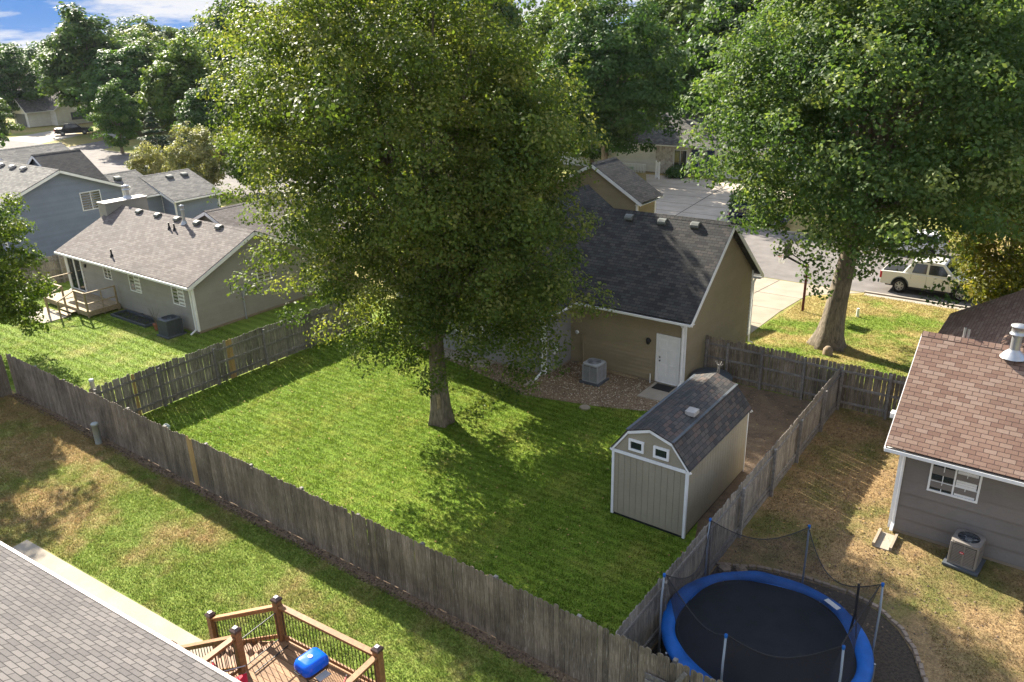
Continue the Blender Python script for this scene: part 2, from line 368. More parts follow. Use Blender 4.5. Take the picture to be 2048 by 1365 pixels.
M_['lawn'] = m_ground('lawn_grass', (0.100, 0.172, 0.017), (0.165, 0.226, 0.030), (0.22, 0.25, 0.04), (0.26, 0.25, 0.06), 0.63, 0.14, 0.5, stripes=('Y', 0.9, 0.12))
M_['lawn_lh'] = m_ground('neighbour_lawn', (0.12, 0.19, 0.025), (0.18, 0.235, 0.04), (0.30, 0.30, 0.09), (0.33, 0.29, 0.11), 0.62, 0.12, 0.45, stripes=('Y', 0.55, 0.14))
M_['rear'] = m_ground('rear_grass', (0.125, 0.185, 0.03), (0.205, 0.25, 0.055), (0.36, 0.25, 0.12), (0.27, 0.215, 0.09), 0.60, 0.10, 0.42, grad=(0, -19.5, -28, 0.17))
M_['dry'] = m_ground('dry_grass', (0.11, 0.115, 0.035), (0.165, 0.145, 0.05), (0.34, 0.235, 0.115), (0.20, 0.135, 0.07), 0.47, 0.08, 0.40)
M_['front'] = m_ground('front_grass', (0.13, 0.20, 0.03), (0.20, 0.255, 0.045), (0.38, 0.29, 0.12), (0.30, 0.26, 0.09), 0.52, 0.07, 0.30, grad=(1, 41, 50, 0.12))
M_['farg'] = m_ground('far_grass', (0.15, 0.19, 0.04), (0.22, 0.23, 0.06), (0.36, 0.27, 0.12), (0.28, 0.23, 0.09), 0.5, 0.1, 0.10)
M_['bark'] = m_wood('bark', (0.25, 0.205, 0.15), (0.075, 0.06, 0.045), (3.2, 3.2, 0.7), 0.1, 0.3)
_t = M_['bark'].node_tree; _b = _t.nodes['Principled BSDF']; _n = _t.nodes.new('ShaderNodeBump'); _n.inputs['Distance'].default_value = 0.06; _t.links.new(next(n for n in _t.nodes if n.type == 'TEX_NOISE').outputs['Fac'], _n.inputs['Height']); _t.links.new(_n.outputs[0], _b.inputs['Normal'])
M_['leaf_maple'] = m_leaf('maple_leaf', (0.046, 0.080, 0.018), (0.112, 0.155, 0.034), (0.25, 0.255, 0.085), 0.45)
M_['leaf_oak'] = m_leaf('oak_leaf', (0.040, 0.082, 0.026), (0.084, 0.142, 0.040), (0.19, 0.23, 0.085), 0.42)
M_['leaf_dark'] = m_leaf('dark_leaf', (0.036, 0.082, 0.022), (0.072, 0.135, 0.034), (0.13, 0.185, 0.055), 0.32, 0.15, 1.0)
M_['leaf_light'] = m_leaf('light_leaf', (0.050, 0.100, 0.018), (0.105, 0.165, 0.030), (0.19, 0.235, 0.06), 0.35, 0.15, 1.0)
M_['leaf_yellow'] = m_leaf('yellowing_leaf', (0.06, 0.085, 0.015), (0.15, 0.155, 0.025), (0.32, 0.25, 0.06), 0.42)
M_['leaf_pale'] = m_leaf('pale_leaf', (0.13, 0.15, 0.06), (0.24, 0.24, 0.10), (0.36, 0.34, 0.18), 0.35)
M_['needle'] = m_leaf('pine_needle', (0.03, 0.06, 0.03), (0.06, 0.095, 0.05), (0.10, 0.14, 0.08), 0.2)

# ------------------------------------------------------------------ setting: ground, streets, paths
struct(sheet('ground', [(-900, -60), (250, -60), (250, 900), (-900, 900)], 0.0, M_['farg']))
struct(sheet('lawn', [(-29.3, 12.1), (-6.6, 12.1), (-6.6, 29.8), (-29.3, 29.8)], 0.004, M_['lawn']))
struct(sheet('neighbour_lawn', [(-51.5, 12.1), (-29.3, 12.1), (-29.3, 30), (-51.5, 30)], 0.004, M_['lawn_lh']))
struct(sheet('rear_yard', [(-60, -10), (0, -10), (0, 12.1), (-60, 12.1)], 0.004, M_['rear']))
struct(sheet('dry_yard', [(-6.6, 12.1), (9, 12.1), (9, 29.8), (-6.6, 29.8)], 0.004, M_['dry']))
struct(sheet('front_yard', [(-12.9, 29.8), (25, 29.8), (25, 50.55), (-12.9, 50.55)], 0.004, M_['front']))
struct(sheet('dirt_strip', [(-12.3, 25.6), (-9.2, 23.6), (-7.5, 18.6), (-6.65, 18.4), (-6.65, 29.75), (-12.3, 29.75)], 0.008, M_['dirt']))
struct(sheet('gravel_bed', [(-18.9, 24.35), (-17.5, 23.9), (-15.9, 24.3), (-14.3, 24.7), (-12.5, 25.4), (-11.6, 26.6), (-12.2, 28.0), (-26, 28.0), (-26, 25.8)], 0.012, M_['gravel']))
struct(sheet('mulch_bed', [(-6.5, 12.3), (-0.8, 12.3), (-0.66, 14.3), (-0.76, 15.4), (-1.0, 16.5), (-1.4, 17.35), (-1.85, 17.98), (-2.45, 18.43), (-3.2, 18.65), (-4.47, 18.58), (-5.4, 18.37), (-6.5, 17.85)], 0.008, M_['mulch']))
struct(sheet('fence_line_soil', [(-36, 11.75), (-3, 11.8), (-3, 12.17), (-36, 12.17)], 0.008, M_['dirt']))
struct(sheet('street', [(-170, 50.75), (60, 50.75), (60, 63.5), (-170, 63.5)], 0.01, M_['street']))
struct(sheet('silver_car_driveway', [(-137.5, 63.3), (-127.5, 63.3), (-134, 71.5), (-143, 76)], 0.014, M_['street']))
struct(sheet('driveway', [(-18.5, 36.1), (-12.75, 36.1), (-13.1, 42.5), (-13.1, 47.5), (-10.6, 50.6), (-20.5, 50.6), (-18.6, 47)], 0.02, M_['drive'], 0.1))
struct(sheet('far_driveway', [(-43, 63.6), (-24, 63.6), (-24, 80), (-33, 83.2), (-42.5, 83.2), (-36.5, 72)], 0.02, m_plain('pale_concrete', (0.44, 0.38, 0.31), 0.9, 0, 0.14, 0.8), 0.1))
struct(sheet('left_driveway', [(-162, 63.3), (-147.2, 63.3), (-154, 74), (-168, 76)], 0.018, M_['kerb']))
struct(sheet('walkway', [(-24.0, 6.35), (-8, 7.55), (-8.05, 8.35), (-24.1, 7.3)], 0.03, M_['concrete'], 0.1))
struct(sheet('doorstep_slab', [(-13.5, 26.35), (-12.35, 26.4), (-12.33, 27.97), (-13.5, 27.97)], 0.06, M_['concrete'], 0.12))
struct(sheet('patio_slab', [(-47.1, 17.2), (-44.3, 16.95), (-44.3, 18.55), (-47.1, 18.45)], 0.05, M_['concrete'], 0.1))
struct(sheet('patio_behind_tree', [(-24, 25.3), (-20.5, 25.2), (-20.5, 26.4), (-24, 26.5)], 0.05, M_['concrete'], 0.1))
# kerbs
k = MB()
for a, b in ((-170, -20.6), (-10.5, 60)):
    k.box(a, 50.55, -1.8, b, 50.74, -1.60, 0.5)
struct(k.build('kerb', M_['kerb'], bevel=0.02))
k = MB()
for a, b in ((-127.3, -43.2), (-23.8, 60)): k.box(a, 63.5, -1.8, b, 63.7, -1.61, 0.5)
struct(k.build('far_kerb', M_['kerb'], bevel=0.02))
k = MB(); k.box(-10.4, 50.0, -1.9, 60, 50.53, -1.69, 0.5); k.box(-60, 50.0, -1.9, -20.7, 50.53, -1.69, 0.5); struct(k.build('gutter_strip', M_['kerb']))
# driveway joints (real grooves would be 1 cm wide: dark sealant strips)
k = MB()
for y in (39.3, 42.9, 46.4): k.add([(-18.4, y, tz(y) + 0.024), (-13.0, y, tz(y) + 0.024), (-13.0, y + 0.05, tz(y + 0.05) + 0.024), (-18.4, y + 0.05, tz(y + 0.05) + 0.024)], [(0, 1, 2, 3)])
k.add([(-15.8, 36.2, tz(36.2) + 0.025), (-15.75, 36.2, tz(36.2) + 0.025), (-15.75, 50.5, tz(50.5) + 0.025), (-15.8, 50.5, tz(50.5) + 0.025)], [(0, 1, 2, 3)])
struct(k.build('driveway_joints', M_['rubber']))
k = MB()
for y in (66.5, 70, 73.5, 77): k.add([(-42, y, -1.751 + 0.024), (-24.2, y, -1.751 + 0.024), (-24.2, y + 0.07, -1.751 + 0.024), (-42 + 0.0, y + 0.07, -1.751 + 0.024)], [(0, 1, 2, 3)])
k.add([(-30, 63.8, -1.726), (-29.93, 63.8, -1.726), (-31.9, 82, -1.726), (-32, 82, -1.726)], [(0, 1, 2, 3)])
struct(k.build('far_driveway_joints', M_['rubber']))

# ------------------------------------------------------------------ grass blades
def blades(name, poly, dens, h, mat, seed, wd=0.012, holes=()):
    rng = np.random.default_rng(seed); P = np.array(poly); x0, y0 = P.min(0); x1, y1 = P.max(0); n = int((x1 - x0) * (y1 - y0) * dens)
    x = rng.uniform(x0, x1, n); y = rng.uniform(y0, y1, n)
    def inside(poly, x, y):
        r = np.zeros(len(x), bool); j = len(poly) - 1
        for i in range(len(poly)):
            xi, yi = poly[i]; xj, yj = poly[j]
            c = ((yi > y) != (yj > y)) & (x < (xj - xi) * (y - yi) / (yj - yi + 1e-12) + xi); r ^= c; j = i
        return r
    keep = inside(poly, x, y)
    for hl in holes: keep &= ~inside(hl, x, y)
    x = x[keep]; y = y[keep]; n = len(x)
    clump = 0.5 + 0.5 * np.sin(x * 3.1 + np.sin(y * 2.3) * 2) * np.sin(y * 3.7 + np.sin(x * 1.9) * 2)
    hh = h * rng.uniform(0.5, 1.3, n) * (0.65 + 0.6 * clump); a = rng.uniform(0, 2 * np.pi, n); ww = wd * rng.uniform(0.7, 1.5, n)
    z = -0.085 * (np.clip(y, 30, 50.6) - 30)
    lean = rng.uniform(0.1, 0.8, n) * hh; la = rng.uniform(0, 2 * np.pi, n)
    v = np.empty((n, 3, 3)); dx = np.cos(a) * ww; dy = np.sin(a) * ww
    v[:, 0] = np.stack([x - dx, y - dy, z], 1); v[:, 1] = np.stack([x + dx, y + dy, z], 1)
    v[:, 2] = np.stack([x + np.cos(la) * lean, y + np.sin(la) * lean, z + hh], 1)
    me = bpy.data.meshes.new(name); me.vertices.add(3 * n); me.vertices.foreach_set('co', v.ravel())
    me.loops.add(3 * n); me.loops.foreach_set('vertex_index', np.arange(3 * n, dtype=np.int32))
    me.polygons.add(n); me.polygons.foreach_set('loop_start', np.arange(0, 3 * n, 3, dtype=np.int32)); me.polygons.foreach_set('loop_total', np.full(n, 3, np.int32))
    me.update(calc_edges=True); me.materials.append(mat); o = bpy.data.objects.new(name, me); COL.objects.link(o); o['kind'] = 'stuff'
    return o
GR = [(-18.9, 24.35), (-17.5, 23.95), (-15.9, 24.35), (-14.3, 24.75), (-12.5, 25.4), (-11.6, 26.6), (-12.2, 28.0), (-26, 28.0), (-26, 25.8)]
DR = [(-12.3, 25.6), (-9.2, 23.8), (-7.7, 18.6), (-6.65, 18.4), (-6.65, 29.75), (-12.3, 29.75)]
SHED = [(-10.2, 18.45), (-7.7, 18.45), (-7.7, 23.2), (-10.2, 23.2)]
def blade_mat(src, name):
    m = M_[src].copy(); m.name = name; t = m.node_tree; b = t.nodes['Principled BSDF']; o = t.nodes['Material Output']
    src_sock = b.inputs['Base Color'].links[0].from_socket
    for l in list(b.inputs['Normal'].links): t.links.remove(l)
    tr = t.nodes.new('ShaderNodeBsdfTranslucent'); t.links.new(src_sock, tr.inputs['Color']); ms = t.nodes.new('ShaderNodeMixShader'); ms.inputs[0].default_value = 0.45
    t.links.new(b.outputs[0], ms.inputs[1]); t.links.new(tr.outputs[0], ms.inputs[2]); t.links.new(ms.outputs[0], o.inputs['Surface']); return m
blades('lawn_grass', [(-29.2, 12.2), (-6.7, 12.2), (-6.7, 26), (-12, 28), (-29.2, 28)], 850, 0.055, blade_mat('lawn', 'lawn_blade'), 1, 0.012, (GR, DR, SHED))
blades('neighbour_grass', [(-51, 12.2), (-29.4, 12.2), (-29.4, 22), (-35.6, 22), (-36, 20.6), (-49, 20.6), (-51, 20.6)], 300, 0.06, blade_mat('lawn_lh', 'neighbour_blade'), 2, 0.018)
blades('rear_grass', [(-36, 6.0), (-24.1, 6.25), (-24.2, 7.35), (-8, 8.4), (-3, 7), (-3, 11.85), (-36, 11.85)], 1500, 0.06, blade_mat('rear', 'rear_blade'), 3, 0.010)
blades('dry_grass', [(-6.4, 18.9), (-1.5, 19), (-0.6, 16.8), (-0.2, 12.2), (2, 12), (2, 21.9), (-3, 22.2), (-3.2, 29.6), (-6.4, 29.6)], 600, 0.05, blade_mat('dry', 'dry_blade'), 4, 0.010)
blades('front_grass', [(-12.8, 36), (-12, 30), (-4, 30), (-3, 42), (6, 42), (6, 50.2), (-10.4, 50.2), (-12.9, 47.2)], 300, 0.07, blade_mat('front', 'front_blade'), 5, 0.02)

# ------------------------------------------------------------------ loose pebbles, fallen leaves
def scatter(name, poly, n, size, mat, seed, zoff=0.015, flat=False):
    rng = np.random.default_rng(seed); P = np.array(poly); x0, y0 = P.min(0); x1, y1 = P.max(0)
    x = rng.uniform(x0, x1, n); y = rng.uniform(y0, y1, n); r = np.zeros(n, bool); j = len(P) - 1
    for i in range(len(P)):
        xi, yi = P[i]; xj, yj = P[j]; r ^= ((yi > y) != (yj > y)) & (x < (xj - xi) * (y - yi) / (yj - yi + 1e-12) + xi); j = i
    mb = MB()
    for a, b in zip(x[r], y[r]):
        s_ = size * rng.uniform(0.5, 1.4); t_ = rng.uniform(0, 6.28); z = tz(b) + zoff; c, d = math.cos(t_) * s_, math.sin(t_) * s_; h = s_ * (0.25 if flat else 0.8)
        if flat: mb.add([(a - c, b - d, z + h), (a + d * .7, b - c * .7, z), (a + c, b + d, z + h * 1.6), (a - d * .7, b + c * .7, z + 0.01)], [(0, 1, 2, 3)])
        else: mb.add([(a - c, b - d, z), (a + d, b - c, z), (a + c, b + d, z), (a - d, b + c, z), (a + c * .3, b + d * .3, z + h)], [(0, 1, 4), (1, 2, 4), (2, 3, 4), (3, 0, 4)])
    o = mb.build(name, mat); o['kind'] = 'stuff'; return o
def m_tone(name, cols, rough=0.9):
    t = NT(name); a = t.n('Attribute'); a.attribute_name = 'tone'; return t.done(t.ramp(a.outputs['Fac'], [(i / (len(cols) - 1), c) for i, c in enumerate(cols)]), rough)
scatter('pebbles', GR, 9000, 0.028, m_tone('pebble', [(0.09, 0.06, 0.035), (0.24, 0.17, 0.10), (0.36, 0.29, 0.20), (0.50, 0.44, 0.34)]), 5)
mfl = m_tone('fallen_leaf', [(0.16, 0.08, 0.03), (0.34, 0.22, 0.08), (0.42, 0.34, 0.12)])
scatter('fallen_leaves', [(-28, 13), (-7, 13), (-7, 24), (-28, 24)], 420, 0.035, mfl, 6, 0.045, True)
scatter('fallen_leaves', [(-6.4, 18), (-3.2, 18), (-3.2, 29.5), (-12, 29.5), (-6.4, 24)], 420, 0.035, mfl, 7, 0.04, True)
scatter('clods', [(-6.4, 17.2), (-1, 17.5), (1, 20), (-3, 22), (-3.2, 29.5), (-12, 29.5), (-8, 24), (-6.4, 24)], 2200, 0.03, m_tone('clod', [(0.08, 0.055, 0.04), (0.2, 0.14, 0.09), (0.3, 0.22, 0.14)]), 8, 0.01)
scatter('soil_litter', [(-36, 11.72), (-3, 11.76), (-3, 12.08), (-36, 12.08)], 3000, 0.035, m_tone('litter', [(0.05, 0.035, 0.025), (0.14, 0.095, 0.06), (0.25, 0.19, 0.12)]), 9, 0.01)

# ------------------------------------------------------------------ fences
def fence(name, label, p0, p1, H, posts, rails_side, mat, gap=0.006, pw=0.14, zfun=None, new=(), rails=3, dog=True, seed=0, kick=False, postmat='rail', wav=0.0):
    """picket fence from p0 to p1. rails_side: +1/-1 side of the left normal that carries rails and posts"""
    rnd = random.Random(seed); p0 = Vector((*p0, 0)); p1 = Vector((*p1, 0)); d = (p1 - p0); L = d.length; d.normalize(); nrm = Vector((-d.y, d.x, 0)) * rails_side
    zf = zfun or (lambda p: tz(p.y))
    root = thing(name, label, 'fence', (p0.x, p0.y, zf(p0)))
    ps = sorted(posts); edges = [0.0] + [q for q in ps if 0.3 < q < L - 0.3] + [L]
    s = 0.0; cur = 0; pick = [MB() for _ in range(len(edges) - 1)]; fresh = []
    while s < L - 0.05:
        wd = pw * rnd.uniform(0.94, 1.04); h = H + rnd.uniform(-0.035, 0.03) - (0.07 if rnd.random() < 0.04 else 0) + wav * math.sin(s * 0.9); z0 = zf(p0 + d * s) + rnd.uniform(0.0, 0.04)
        while cur < len(edges) - 2 and s >= edges[cur + 1]: cur += 1
        a = p0 + d * s + nrm * rnd.uniform(-0.004, 0.004); b = a + d * wd; c = 0.035; zt = z0 + h; tilt = rnd.uniform(-0.014, 0.014)
        poly = [(a.x, a.y, z0), (b.x, b.y, z0), (b.x + d.x * tilt, b.y + d.y * tilt, zt - c)] + ([(b.x - d.x * c, b.y - d.y * c, zt), (a.x + d.x * c, a.y + d.y * c, zt)] if dog else []) + [(a.x + d.x * tilt, a.y + d.y * tilt, zt - c)]
        isnew = any(abs(s - q) < 0.07 for q in new)
        mb = MB() if isnew else pick[cur]
        mb.prism(poly, nrm * 0.016, rnd.random())
        if isnew: fresh.append(mb)
        s += wd + gap * rnd.uniform(0.5, 1.6)
    for m in pick:
        if m.f: m.build('picket_panel', M_[mat], root)
    for m in fresh: tag(m.build('new_picket', M_['fencenew'], root), 'newer yellowish cedar board')
    zr = ([0.28, H / 2 + 0.03, H - 0.28] if rails == 3 else [0.3, H - 0.3])
    for i in range(len(edges) - 1):
        for z in zr:
            a = p0 + d * edges[i] + nrm * 0.038; b = p0 + d * edges[i + 1] + nrm * 0.038
            m = MB(); m.beam((a.x, a.y, zf(a) + z + rnd.uniform(-0.02, 0.02)), (b.x, b.y, zf(b) + z + rnd.uniform(-0.02, 0.02)), 0.04, 0.09); m.build('rail', M_[postmat], root)
        if kick:
            a = p0 + d * edges[i] + nrm * 0.038; b = p0 + d * edges[i + 1] + nrm * 0.038
            m = MB(); m.beam((a.x, a.y, zf(a) + 0.09), (b.x, b.y, zf(b) + 0.09), 0.03, 0.16); m.build('kick_board', M_[postmat], root)
    for q in ps:
        a = p0 + d * q + nrm * 0.11; z = zf(a); m = MB(); tt = rnd.uniform(-0.02, 0.02)
        m.beam((a.x, a.y, z - 0.05), (a.x + tt, a.y, z + H - 0.05 + rnd.uniform(-0.06, 0.05)), 0.095, 0.095, up=nrm); m.build('post', M_[postmat], root, bevel=0.006)
    return root
fence('rear_fence', 'long weathered grey picket fence running along the back of the yards, smooth side out', (-36.0, 12.1), (-2.9, 12.1), 1.83, [0.05 + 2.37 * i for i in range(14)], 1, 'fence', 0.007, 0.14, new=(13.35, 13.5), seed=1, wav=0.012)
rf_ = [o for o in COL.objects if o.get('label', '').startswith('long weathered')][0]
for a, b in (((-5.75, 12.04, 1.18), (-5.0, 12.04, 1.18)), ((-5.75, 12.04, 1.02), (-5.0, 12.04, 1.02))):
    q = MB(); q.beam(a, b, 0.03, 0.12); q.build('patch_board', M_['rail'], rf_)
q = MB(); q.beam((-5.25, 12.03, 0.9), (-4.85, 12.03, 1.72), 0.035, 0.09); q.build('brace', M_['rail'], rf_)
fence('corner_fence', 'short weathered grey fence meeting the long rear fence at its far left corner', (-36.0, 11.95), (-36.0, 4.0), 1.83, [2.4, 4.8, 7.2], -1, 'fence', 0.004, seed=2)
fence('left_side_fence', 'pale weathered fence with rails and two yellow boards between the two left lawns', (-29.3, 12.25), (-29.3, 26.8), 1.80, [0.15, 2.75, 5.3, 7.9, 10.4, 12.9], -1, 'fence2', 0.012, 0.138, new=(1.7, 5.75, 5.9, 6.05), seed=3)
fence('right_side_fence', 'grey picket fence with rails and posts between the shed and the trampoline', (-6.6, 12.25), (-6.6, 29.65), 1.75, [2.2, 4.92, 7.24, 9.91, 12.42, 15.15, 17.3], -1, 'fence2', 0.01, 0.135, rails=2, seed=4, kick=True, wav=0.02)
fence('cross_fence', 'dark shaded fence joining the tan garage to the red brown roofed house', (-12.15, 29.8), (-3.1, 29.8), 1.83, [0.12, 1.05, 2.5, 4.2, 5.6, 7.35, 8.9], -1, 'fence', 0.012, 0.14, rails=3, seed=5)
fence('far_left_fence', 'brown fence behind the wooden porch, in front of the blue grey house', (-51.5, 14.0), (-51.5, 24.5), 1.80, [0.1, 2.6, 5.1, 7.6, 10.1], -1, 'fence2', 0.01, 0.14, seed=6)

# ------------------------------------------------------------------ house helpers
def window(root, c, u, nrm, w, h, mull=1, grid=(0, 0), fw=0.05, mat='white', blinds=False, name='window'):
    """framed window proud of the wall, centre c, horizontal dir u; frame > pane, grid bars"""
    c = Vector(c); u = Vector(u).normalized(); nrm = Vector(nrm).normalized(); z = Vector((0, 0, 1))
    f = MB()
    def bar(a, b, ww, d): f.beam(a + nrm * d / 2, b + nrm * d / 2, d, ww, up=(z if abs((b - a).normalized().z) < 0.5 else u))
    hw, hh = w / 2, h / 2
    for s_ in (-1, 1):
        bar(c - u * (hw + fw) + z * s_ * (hh + fw / 2), c + u * (hw + fw) + z * s_ * (hh + fw / 2), fw, 0.05)
        a = c + u * s_ * (hw + fw / 2); f.beam(a - z * hh + nrm * 0.025, a + z * hh + nrm * 0.025, 0.05, fw, up=u)
    for i in range(mull):
        a = c + u * (-hw + w * (i + 1) / (mull + 1)); f.beam(a - z * hh + nrm * 0.022, a + z * hh + nrm * 0.022, 0.044, fw * 0.8, up=u)
    fo = f.build(name, M_[mat], root)
    p = MB(); p.prism([c - u * hw - z * hh, c + u * hw - z * hh, c + u * hw + z * hh, c - u * hw + z * hh], nrm * 0.018); po = p.build('pane', M_['glass'], fo)
    if blinds:
        q = MB(); n = int(h / 0.07)
        for i in range(n):
            zz = -hh + 0.04 + i * 0.07
            a = c + z * zz + nrm * 0.021; q.beam(a + u * 0.04, a + u * (hw - 0.03), 0.004, 0.064, up=z, tone=0.7)
        q.build('blind', M_['whitetrim'], fo)
    if grid != (0, 0):
        g = MB()
        for hlf in range(mull + 1):
            x0 = -hw + w * hlf / (mull + 1); x1 = -hw + w * (hlf + 1) / (mull + 1)
            for i in range(grid[0]):
                a = c + u * (x0 + (x1 - x0) * (i + 1) / (grid[0] + 1)); g.beam(a - z * hh + nrm * 0.024, a + z * hh + nrm * 0.024, 0.012, 0.02, up=u)
            for i in range(grid[1]):
                zz = -hh + h * (i + 1) / (grid[1] + 1); g.beam(c + u * x0 + z * zz + nrm * 0.0245, c + u * x1 + z * zz + nrm * 0.0245, 0.013, 0.02, up=z)
        g.build('grid', M_['whitetrim'], fo)
    return fo
def downspout(root, x, y, ztop, zbot, out_dir=(0, -1), w=0.085, kick=0.35, top_off=0.35):
    ox, oy = out_dir
    m = MB(); m.beam((x + ox * top_off, y + oy * top_off, ztop), (x + ox * 0.06, y + oy * 0.06, ztop - 0.28), w, w * 0.75)
    m.beam((x + ox * 0.06, y + oy * 0.06, ztop - 0.28), (x + ox * 0.06, y + oy * 0.06, zbot + 0.22), w, w * 0.75)
    m.beam((x + ox * 0.06, y + oy * 0.06, zbot + 0.24), (x + ox * (0.06 + kick), y + oy * (0.06 + kick), zbot + 0.06), w, w * 0.75)
    return m.build('downspout', M_['white'], root, bevel=0.01)
def roof_vent(root, p, u, down, mat='ventmetal', s=1.0):
    """low slant-back vent hooded box; u along the ridge, down = downslope direction"""
    p = Vector(p); u = Vector(u).normalized(); dn = Vector(down).normalized(); n = u.cross(dn); n = n if n.z > 0 else -n
    a, b, h = 0.19 * s, 0.19 * s, 0.15 * s
    m = MB()
    prof = [(-b, 0.0), (-b * 0.6, h * 0.75), (-b * 0.1, h), (b * 0.6, h * 0.95), (b, h * 0.6), (b, 0.0)]
    pts = [p - u * a + dn * q + n * (r - 0.01) for q, r in prof]
    m.prism(pts, u * 2 * a); m.build('roof_vent', M_[mat], root, bevel=0.02 * s)
def flue(root, p, h, r, cap=True, mat='metal', flash=True, name='flue_pipe'):
    p = Vector(p); m = MB()
    m.lathe([(r, -0.1), (r, h)], p, 16); f = m.build(name, M_[mat], root, smooth=True)
    if flash:
        q = MB(); q.lathe([(r * 2.6, -0.06), (r * 2.0, 0.05), (r * 1.08, 0.16), (r * 1.05, 0.2)], p, 16); q.build('flashing', M_[mat], f, smooth=True)
    if cap:
        q = MB(); q.lathe([(r * 1.05, h - 0.02), (r * 1.6, h), (r * 1.6, h + 0.03), (r * 1.35, h + 0.05), (r * 1.35, h + 0.22), (r * 1.65, h + 0.23), (r * 1.6, h + 0.27), (0.001, h + 0.32)], p, 16); q.build('flue_cap', M_[mat], f, smooth=True)
    else:
        q = MB(); q.lathe([(r * 0.9, h + 0.002), (0.001, h + 0.002)], p, 12); q.build('pipe_mouth', M_['dark'], f)
    return f
def gable_house(root, x0, x1, yn, yf, zb, ze, ridge_y, zr, wall, roofm, ovh_e=0.4, ovh_g=0.35, axis='x', lap=0.18, sides=('yn', 'yf', 'x0', 'x1'), trim='white', fascia=0.17, gutter=True):
    """gable with ridge along x (axis 'x') or along y (axis 'y': then the roles of x and y swap)"""
    def P(a, b, z): return Vector((a, b, z)) if axis == 'x' else Vector((b, a, z))
    if axis == 'y': x0, x1, yn, yf = yn, yf, x0, x1
    s = (zr - ze) / (ridge_y - (yn - ovh_e))
    zwn = ze + s * ovh_e - 0.10
    wl = MB()
    core_in = 0.03
    gp = [(yn, zb), (yf, zb), (yf, zwn), (ridge_y, zr - 0.12), (yn, zwn)]
    # solid core a few cm inside the siding
    wl.prism([P(x0 + core_in, yy + (core_in if yy == yn else (-core_in if yy == yf else 0)), zz - (0 if zz == zb else 0.03)) for yy, zz in gp], P(x1 - x0 - 2 * core_in, 0, 0) - P(0, 0, 0), 0.5)
    if 'yn' in sides: lapwall(wl, P(x0, yn, 0), P(1, 0, 0) - P(0, 0, 0), [(0, zb), (x1 - x0, zb), (x1 - x0, zwn), (0, zwn)], P(0, -1, 0) - P(0, 0, 0), lap)
    if 'yf' in sides: lapwall(wl, P(x0, yf, 0), P(1, 0, 0) - P(0, 0, 0), [(0, zb), (x1 - x0, zb), (x1 - x0, zwn), (0, zwn)], P(0, 1, 0) - P(0, 0, 0), lap)
    gs = [(yn, zb), (yf, zb), (yf, zwn), (ridge_y, zr - 0.12), (yn, zwn)]
    if 'x1' in sides: lapwall(wl, P(x1, 0, 0), P(0, 1, 0) - P(0, 0, 0), gs, P(1, 0, 0) - P(0, 0, 0), lap)
    if 'x0' in sides: lapwall(wl, P(x0, 0, 0), P(0, 1, 0) - P(0, 0, 0), gs, P(-1, 0, 0) - P(0, 0, 0), lap)
    wo = wl.build('wall', M_[wall], root)
    r = MB(); a0, a1 = x0 - ovh_g, x1 + ovh_g; yen, yef = yn - ovh_e, yf + ovh_e; sf = (zr - ze) / (yef - ridge_y)
    q1 = [P(a0, yen, ze), P(a1, yen, ze), P(a1, ridge_y, zr), P(a0, ridge_y, zr)]
    q2 = [P(a1, yef, ze), P(a0, yef, ze), P(a0, ridge_y, zr), P(a1, ridge_y, zr)]
    if axis == 'y': q1 = q1[::-1]; q2 = q2[::-1]
    u = P(1, 0, 0) - P(0, 0, 0)
    roofslab(r, q1, u); roofslab(r, q2, u)
    # ridge cap
    for sgn, sl in ((-1, s), (1, -sf)):
        ww = 0.15; e = [P(a0 - 0.01, ridge_y + sgn * ww, zr - ww * abs(sl) + 0.012), P(a1 + 0.01, ridge_y + sgn * ww, zr - ww * abs(sl) + 0.012), P(a1 + 0.01, ridge_y, zr + 0.014), P(a0 - 0.01, ridge_y, zr + 0.014)]
        up = (e[1] - e[0]).cross(e[2] - e[0]).z
        roofslab(r, e if up > 0 else e[::-1], P(0, 1, 0) - P(0, 0, 0), 0.012)
    ro = r.build('roof', M_[roofm], root)
    t = MB(); th = 0.055
    for a in (a0 - 0.012, a1 + 0.012):          # rake boards
        t.beam(P(a, yen, ze - th - fascia / 2), P(a, ridge_y + 0.0, zr - th - fascia / 2), 0.025, fascia, tone=0.5)
        t.beam(P(a, yef, ze - th - fascia / 2), P(a, ridge_y, zr - th - fascia / 2), 0.025, fascia, tone=0.5)
    for yy in (yen, yef):                         # soffit
        t.beam(P(a0 + 0.01, (yy + (yn if yy == yen else yf)) / 2, ze - 0.16), P(a1 - 0.01, (yy + (yn if yy == yen else yf)) / 2, ze - 0.16), abs(ovh_e) - 0.02, 0.02, tone=0.5)
    t.build('rake_trim', M_[trim], root)
    if gutter:
        for yy, sg in ((yen, -1), (yef, 1)):
            g = MB(); g.beam(P(a0, yy + sg * 0.055, ze - 0.10), P(a1, yy + sg * 0.055, ze - 0.10), 0.10, 0.11, tone=0.5)
            go = g.build('gutter', M_[trim], root, bevel=0.012)
            gi = MB(); gi.beam(P(a0 + 0.02, yy + sg * 0.055, ze - 0.042), P(a1 - 0.02, yy + sg * 0.055, ze - 0.042), 0.07, 0.004, tone=0.5); gi.build('gutter_channel', M_['dark'], go)
    cb = MB()
    for xx in (x0, x1):
        for yy in (yn, yf):
            sx_ = -1 if xx == x0 else 1; sy_ = -1 if yy == yn else 1
            cb.add([], [])
            p = P(xx + sx_ * 0.012, yy + sy_ * 0.012, 0)
            cb.box(p.x - 0.055, p.y - 0.055, zb, p.x + 0.055, p.y + 0.055, zwn - 0.02, 0.5)
    cb.build('corner_board', M_[trim], root)
